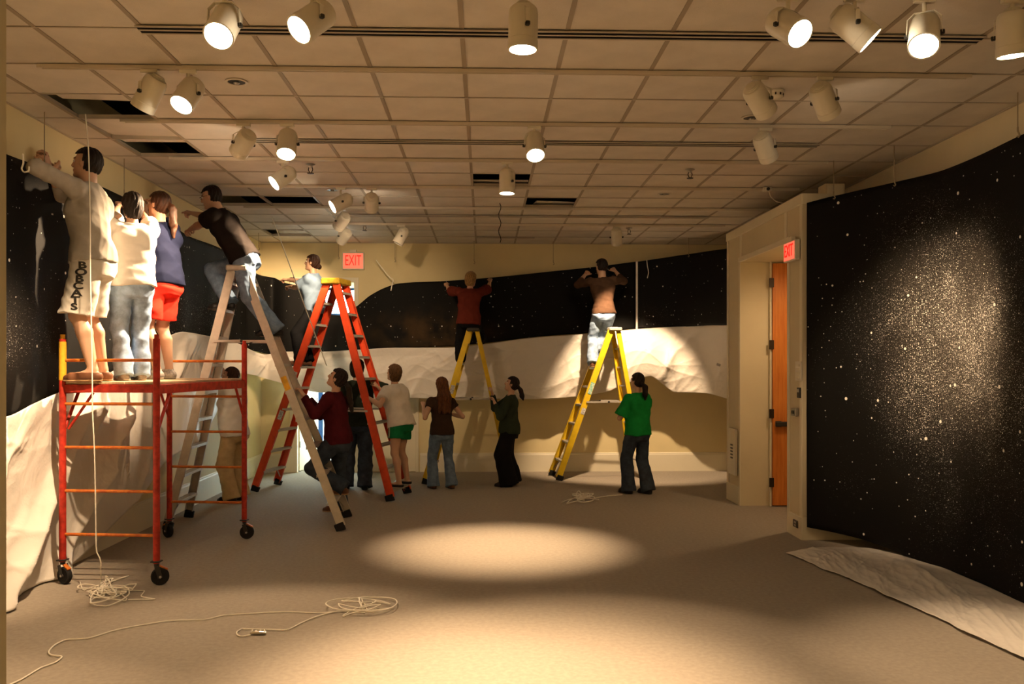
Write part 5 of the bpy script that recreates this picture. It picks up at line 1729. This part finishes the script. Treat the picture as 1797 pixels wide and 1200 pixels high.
def drape_stripes(width, n_off, m, leg_q=0, dirw=(.0, -1, 0), frac=(0.0, .95), edge=None):
    def f(d):
        hip, kns = d['hip'], d['kns']
        nout = Vector(d['Rz'].T @ nrm(V3(*dirw)))
        rtv = Vector((0, 0, 1)).cross(nout) * -1
        a = hip[leg_q] + V3(0, 0, .05); b = hip[leg_q] + (kns[leg_q] - hip[leg_q]) * frac[1]
        for off in n_off:
            vs, fs = [], []
            N = 26
            for k in range(N):
                c = Vector(a + (b - a) * k / (N - 1))
                for e_ in (-.5, .5):
                    p = c + rtv * (off + e_ * width)
                    hit = d['bvh'].ray_cast(p + nout * .4, -nout)
                    vs.append((hit[0] + nout * .003) if hit[0] is not None else None)
            idx = {}
            mb = MB(); lst = []
            for i, v in enumerate(vs):
                if v is not None: idx[i] = len(lst); lst.append(v)
            for k in range(N - 1):
                q4 = (2 * k, 2 * k + 1, 2 * k + 3, 2 * k + 2)
                if all(i in idx for i in q4): fs.append(tuple(idx[i] for i in q4))
            if fs: mb.add(lst, fs); mb.build('side_stripe', m, d['obj'])
    return f

ZD = SC_TOP
# --- on the scaffold
l1 = on_deck(-.60, .14)
l1 = P(163, 0, 6.80); l1.z = ZD
person('man in white long sleeved shirt and white lettered shorts on the scaffold', l1, 178, 1.82, 'm', lean=4, twist=-4, head=(-4, 8),
       feet=[P(158, 0, 6.72).xy.to_3d() + Vector((0, 0, ZD)), P(176, 0, 6.94).xy.to_3d() + Vector((0, 0, ZD))],
       hands=[P(92, 298, 6.62), P(86, 290, 6.86)], elbow=[(-1.0, -.2, -.25), (.6, 0, -.6)],
       top=shirt(M_GREYW, 1.30, 'long_sleeved_shirt', loose=.012, hem=-.012, straight=.35, wrinkle=.010, flare=.0),
       bottom=jeans(M_WHITE2, 'shorts', length=.97, short=True, hemr=.066, loose=.014, waist=.02, wrinkle=.009, letters=True, hook=drape_letters),
       shoe=dict(mat=M_SHOE_BR, sole=M_SOLE_T, high=-.012), hair=dict(style='short', mat=H_DARK, vol=.012), vox=.0072, seed=1)
l2 = P(233, 0, 7.30); l2.z = ZD
person('woman in white T-shirt and jeans on the scaffold, seen from behind', l2, 128, 1.57, 'f', lean=2, side=0, head=(10, 5),
       feet=[P(216, 0, 7.2).xy.to_3d() + Vector((0, 0, ZD)), P(246, 0, 7.32).xy.to_3d() + Vector((0, 0, ZD))],
       hands=[P(209, 352, 7.75), P(250, 372, 7.85)], elbow=[(-1, .2, -.5), (1, .1, -.8)],
       top=shirt(M_WHITE, .62, loose=.018, hem=-.02, width=.012, wrinkle=.009), bottom=jeans(M_JEANS_L, loose=.008, hemr=.043, knee=.034, wrinkle=.008, drop=.03),
       shoe=dict(mat=M_SHOE_G, sole=M_SOLE_W), hair=dict(style='bob', mat=H_DARK, vol=.014), vox=.0075, seed=2)
l3 = P(284, 0, 7.90); l3.z = ZD
person('woman in navy T-shirt and red shorts with ponytail on the scaffold', l3, 158, 1.70, 'f', lean=3, head=(6, 6),
       feet=[P(272, 0, 7.80).xy.to_3d() + Vector((0, 0, ZD)), P(294, 0, 7.98).xy.to_3d() + Vector((0, 0, ZD))],
       hands=[P(254, 362, 8.25), P(270, 360, 8.4)], elbow=[(-1, .0, -.6), (.8, 0, -.8)],
       top=shirt(M_NAVY, .58, loose=.02, hem=-.02, width=.012, straight=.7, flare=.014), bottom=jeans(M_REDS, 'shorts', length=.80, short=True, hemr=.064, loose=.018, wrinkle=.008, stripe=True, hook=drape_stripes(.008, (-.012, .012), M_WHITE, 0, (-.7, -.75, 0))),
       shoe=dict(mat=M_SHOE_W, sole=M_SOLE_W), hair=dict(style='pony', mat=H_BROWN, vol=.012, at=.01, len=.26, dir=V3(0, -.05, -1)), vox=.0075, seed=3)
# --- on the aluminium ladder
s7 = alu_step(7, 'a', .35); s8 = alu_step(8, 'b', .6)
l4 = Vector((P(430, 0, 9.15).x, 9.15, 0)); l4.z = s7.z
person('man in black T-shirt and jeans leaning left over the aluminium ladder', l4, 178, 1.76, 'm', pelvis=P(428, 452, 9.15), lean=30, head=(0, -6),
       feet=[s7 + Vector((.03, 0, .0)), s8 + Vector((.0, 0, 0))], hands=[P(330, 405, 9.45), P(330, 373, 9.75)], elbow=[(-.6, -.2, -1), (.8, 0, -.6)], knee=[(-.2, 1, .1), (.3, 1, .2)],
       top=shirt(M_BLKT, .60, loose=.018, hem=-.015, width=.012), bottom=jeans(M_JEANS, loose=.012, hemr=.040, knee=.038, wrinkle=.009),
       shoe=dict(mat=M_SHOE_BK, sole=M_SOLE_D), hair=dict(style='short', mat=H_DARK, vol=.012), glasses=True, vox=.0078, seed=4)
# --- on the red ladder
s6 = red_step(6, 'a', .3), red_step(6, 'a', .72)
l5 = Vector((P(545, 0, 11.7).x, 11.7, s6[0].z))
person('woman in light blue T-shirt high on the red ladder, reaching left', l5, 176, 1.58, 'f', pelvis=P(553, 545, 11.75), lean=4, head=(0, 8),
       feet=[s6[0] + Vector((-.03, 0, 0)), s6[1] + Vector((-.03, 0, 0))], hands=[P(508, 503, 11.95), P(500, 491, 12.2)], elbow=[(-.8, 0, -.8), (.6, 0, -.8)],
       top=shirt(M_LBLUE, .70, loose=.022, hem=-.03, width=.014, straight=.8), bottom=jeans(M_BLACKP, 'trousers', loose=.016, hemr=.046, knee=.040),
       shoe=dict(mat=M_SHOE_BR, sole=M_SOLE_D), hair=dict(style='bun', mat=H_BROWN, vol=.012), seed=5)
# --- behind the scaffold
l6 = PF(411, 880); l6.z = 0
person('person in white T-shirt and khaki trousers standing behind the scaffold', l6, 160, 1.66, 'm', lean=5, head=(0, 10),
       feet=[l6 + Vector((-.02, -.10, 0)), l6 + Vector((.05, .12, 0))], hands=[P(375, 640, 10.6), P(380, 632, 10.9)],
       top=shirt(M_WHITE, .65, loose=.026, hem=-.03, width=.015, straight=.8), bottom=jeans(M_KHAKI, 'trousers', loose=.020, hemr=.044, knee=.042, wrinkle=.009),
       shoe=dict(mat=M_SHOE_BK, sole=M_SOLE_D), hair=dict(style='short', mat=H_BROWN, vol=.012), seed=6)
# --- climbing the aluminium ladder
st1 = alu_step(1, 'a', .72, .02)
fl = PF(582, 905); fl.z = 0
l7 = Vector((P(592, 0, 9.4).x, 9.4, 0))
person('woman in maroon sweater and jeans stepping onto the aluminium ladder, looking up', l7, 172, 1.62, 'f', pelvis=P(593, 770, 9.45), lean=4, head=(0, 28),
       feet=[st1 + Vector((.03, 0, 0)), Vector((l7.x - .04, 9.72, 0))], hands=[P(532, 693, 9.12), P(540, 700, 9.55)], elbow=[(-.5, -.2, -1), (.5, -.2, -1)],
       top=shirt(M_MAROON, 1.88, 'sweater', loose=.018, hem=-.025, straight=.5, wrinkle=.008, flare=.010), bottom=jeans(M_JEANS_D, loose=.012, hemr=.044, knee=.040, wrinkle=.008, drop=.02),
       shoe=dict(mat=M_SHOE_BR, sole=M_SOLE_T), hair=dict(style='pony', mat=H_DARK, vol=.012, at=.0, len=.30, dir=V3(0, -.15, -1)), seed=7)
# --- behind and beside the red ladder
l8 = PF(628, 858); l8.z = 0
person('person in dark shirt and jeans standing behind the red ladder bars', l8, 98, 1.76, 'm', lean=2, head=(-30, 10),
       feet=[l8 + Vector((-.16, .02, 0)), l8 + Vector((.10, -.04, 0))], hands=[None, P(662, 668, 11.9)], handmode=('relax', 'grip'),
       top=shirt(M_OLIVE, .65, loose=.024, hem=-.03, width=.014, straight=.8), bottom=jeans(M_JEANS_D, loose=.016, hemr=.046, knee=.044, wrinkle=.008, drop=.025),
       shoe=dict(mat=M_SHOE_BK, sole=M_SOLE_D), hair=dict(style='bob', mat=H_DARK, vol=.022), seed=8)
rs = red_step(1, 'b', .35), red_step(1, 'b', .78)
l9 = Vector((P(702, 0, 11.05).x, 11.05, rs[0].z))
person('woman in white T-shirt and green shorts on the lowest step of the red ladder', l9, 148, 1.57, 'f', pelvis=P(703, 741, 11.1), lean=12, head=(0, 14),
       feet=[rs[0] + Vector((.05, -.02, 0)), rs[1] + Vector((.06, 0, 0))], hands=[red_rail(1.30, 'b', 0) + Vector((.03, .03, 0)), red_rail(1.42, 'b', 1) + Vector((.03, -.03, 0))], elbow=[(-1, -.1, -.8), (.6, 0, -1)],
       top=shirt(M_WHITE, .60, loose=.024, hem=-.03, width=.016, straight=.85, flare=.008), bottom=jeans(M_GREENS, 'shorts', length=.52, short=True, hemr=.066, loose=.018, stripe=True, hook=drape_stripes(.008, (-.012, .012), M_WHITE, 0, (-.8, -.6, 0), frac=(0, .55))),
       shoe=dict(mat=M_SHOE_BK, sole=M_SOLE_W, high=-.02), hair=dict(style='bob', mat=H_LBR, vol=.016), seed=9)
# --- standing at the back
l10 = PF(775, 857); l10.z = 0
person('woman with long auburn hair, brown top and jeans standing by the back wall', l10, 112, 1.51, 'f', head=(12, 4),
       feet=[l10 + Vector((-.12, .0, 0)), l10 + Vector((.13, .0, 0))], hands=[P(743, 712, 11.75), P(790, 726, 12.0)], elbow=[(-.6, -.4, -1), (.9, -.5, -1)], handmode=('grip', 'relax'),
       top=shirt(M_BROWN, .35, 'sleeveless_top', loose=.010, hem=-.03, straight=.35, wrinkle=.005), bottom=jeans(M_JEANS, loose=.007, hemr=.052, knee=.034, drop=.026),
       shoe=dict(mat=M_SHOE_BR, sole=M_SOLE_D), hair=dict(style='long', mat=H_AUB, vol=.016, len=.20), seed=10)
l11 = PF(893, 852); l11.z = 0
person('woman in dark green sweater and wide black trousers steadying a yellow ladder', l11, 174, 1.52, 'f', lean=-3, head=(0, 16),
       feet=[l11 + Vector((-.03, -.10, 0)), l11 + Vector((.03, .10, 0))], hands=[P(868, 706, 11.9), P(864, 690, 12.15)], elbow=[(-.4, -.3, -1), (.3, -.3, -1)],
       top=shirt(M_DGREEN, 1.86, 'sweater', loose=.014, hem=-.035, straight=.5), bottom=jeans(M_BLACKP, 'trousers', loose=.022, hemr=.070, knee=.058, wrinkle=.008, drop=.034),
       shoe=dict(mat=M_SHOE_BK, sole=M_SOLE_D), hair=dict(style='pony', mat=H_DARK, vol=.012, at=-.01, len=.14, dir=V3(0, -.25, -1)), seed=11)
l12 = PF(1119, 866); l12.z = 0
person('person in bright green T-shirt and dark jeans beside the right yellow ladder', l12, 122, 1.58, 'f', head=(6, 4),
       feet=[l12 + Vector((-.13, .02, 0)), l12 + Vector((.12, -.02, 0))], hands=[P(1098, 722, 11.35), P(1104, 712, 11.5)], elbow=[(-1, -.3, -.8), (.9, -.4, -1)],
       top=shirt(M_GREEN, .85, loose=.022, hem=-.03, width=.018, straight=.8), bottom=jeans(M_JEANS_D, loose=.012, hemr=.052, knee=.040, drop=.026),
       shoe=dict(mat=M_SHOE_BK, sole=M_SOLE_D), hair=dict(style='pony', mat=H_DARK, vol=.010, at=-.03, len=.16, dir=V3(0, -.03, -1)), seed=12)
# --- on the yellow ladders
sa, sb = yl1_step(6, 'a', .5, .0), yl1_step(7, 'b', .55)
sb.z = yl1_step(7, 'b').z
l13 = Vector((P(820, 0, 12.6).x, 12.6, sa.z))
person('blond woman in dark red shirt on the left yellow ladder holding up canvas', l13, 90, 1.50, 'f', pelvis=P(822, 563, 12.62), lean=3, side=3, head=(-35, -4),
       feet=[sa + Vector((0, .04, 0)), sb + Vector((-.02, .06, 0))], hands=[P(784, 500, 13.05), P(860, 493, 13.05)], elbow=[(-1, -.3, -1.1), (1, -.3, -1.1)],
       top=shirt(M_MAROON2, .85, loose=.020, hem=-.035, width=.014, straight=.5), bottom=jeans(M_BLACKP, 'trousers', loose=.014, hemr=.040, knee=.038),
       shoe=dict(mat=M_SHOE_BK, sole=M_SOLE_W), hair=dict(style='bob', mat=H_BLOND, vol=.016), seed=13)
sa, sb = yl2_step(6, 'a', .35), yl2_step(6, 'a', .80)
l14 = Vector((P(1050, 0, 12.8).x, 12.8, sa.z))
person('man in brown long sleeved top and faded jeans on the right yellow ladder', l14, 88, 1.66, 'm', pelvis=P(1060, 548, 12.72), lean=3, side=-3, head=(32, 2), build=.90,
       feet=[sa + Vector((-.05, .0, 0)), sb + Vector((.02, .0, 0))], hands=[P(1027, 482, 13.12), P(1080, 476, 13.12)], elbow=[(-1, -.5, -1), (1, -.5, -1)],
       top=shirt(M_BROWN2, 1.55, 'long_sleeved_shirt', loose=.010, hem=-.015, straight=.3), bottom=jeans(M_JEANS_L, loose=.010, hemr=.042, knee=.038, wrinkle=.009),
       shoe=dict(mat=M_SHOE_BR, sole=M_SOLE_T), hair=dict(style='short', mat=H_DARK, vol=.014), seed=14)
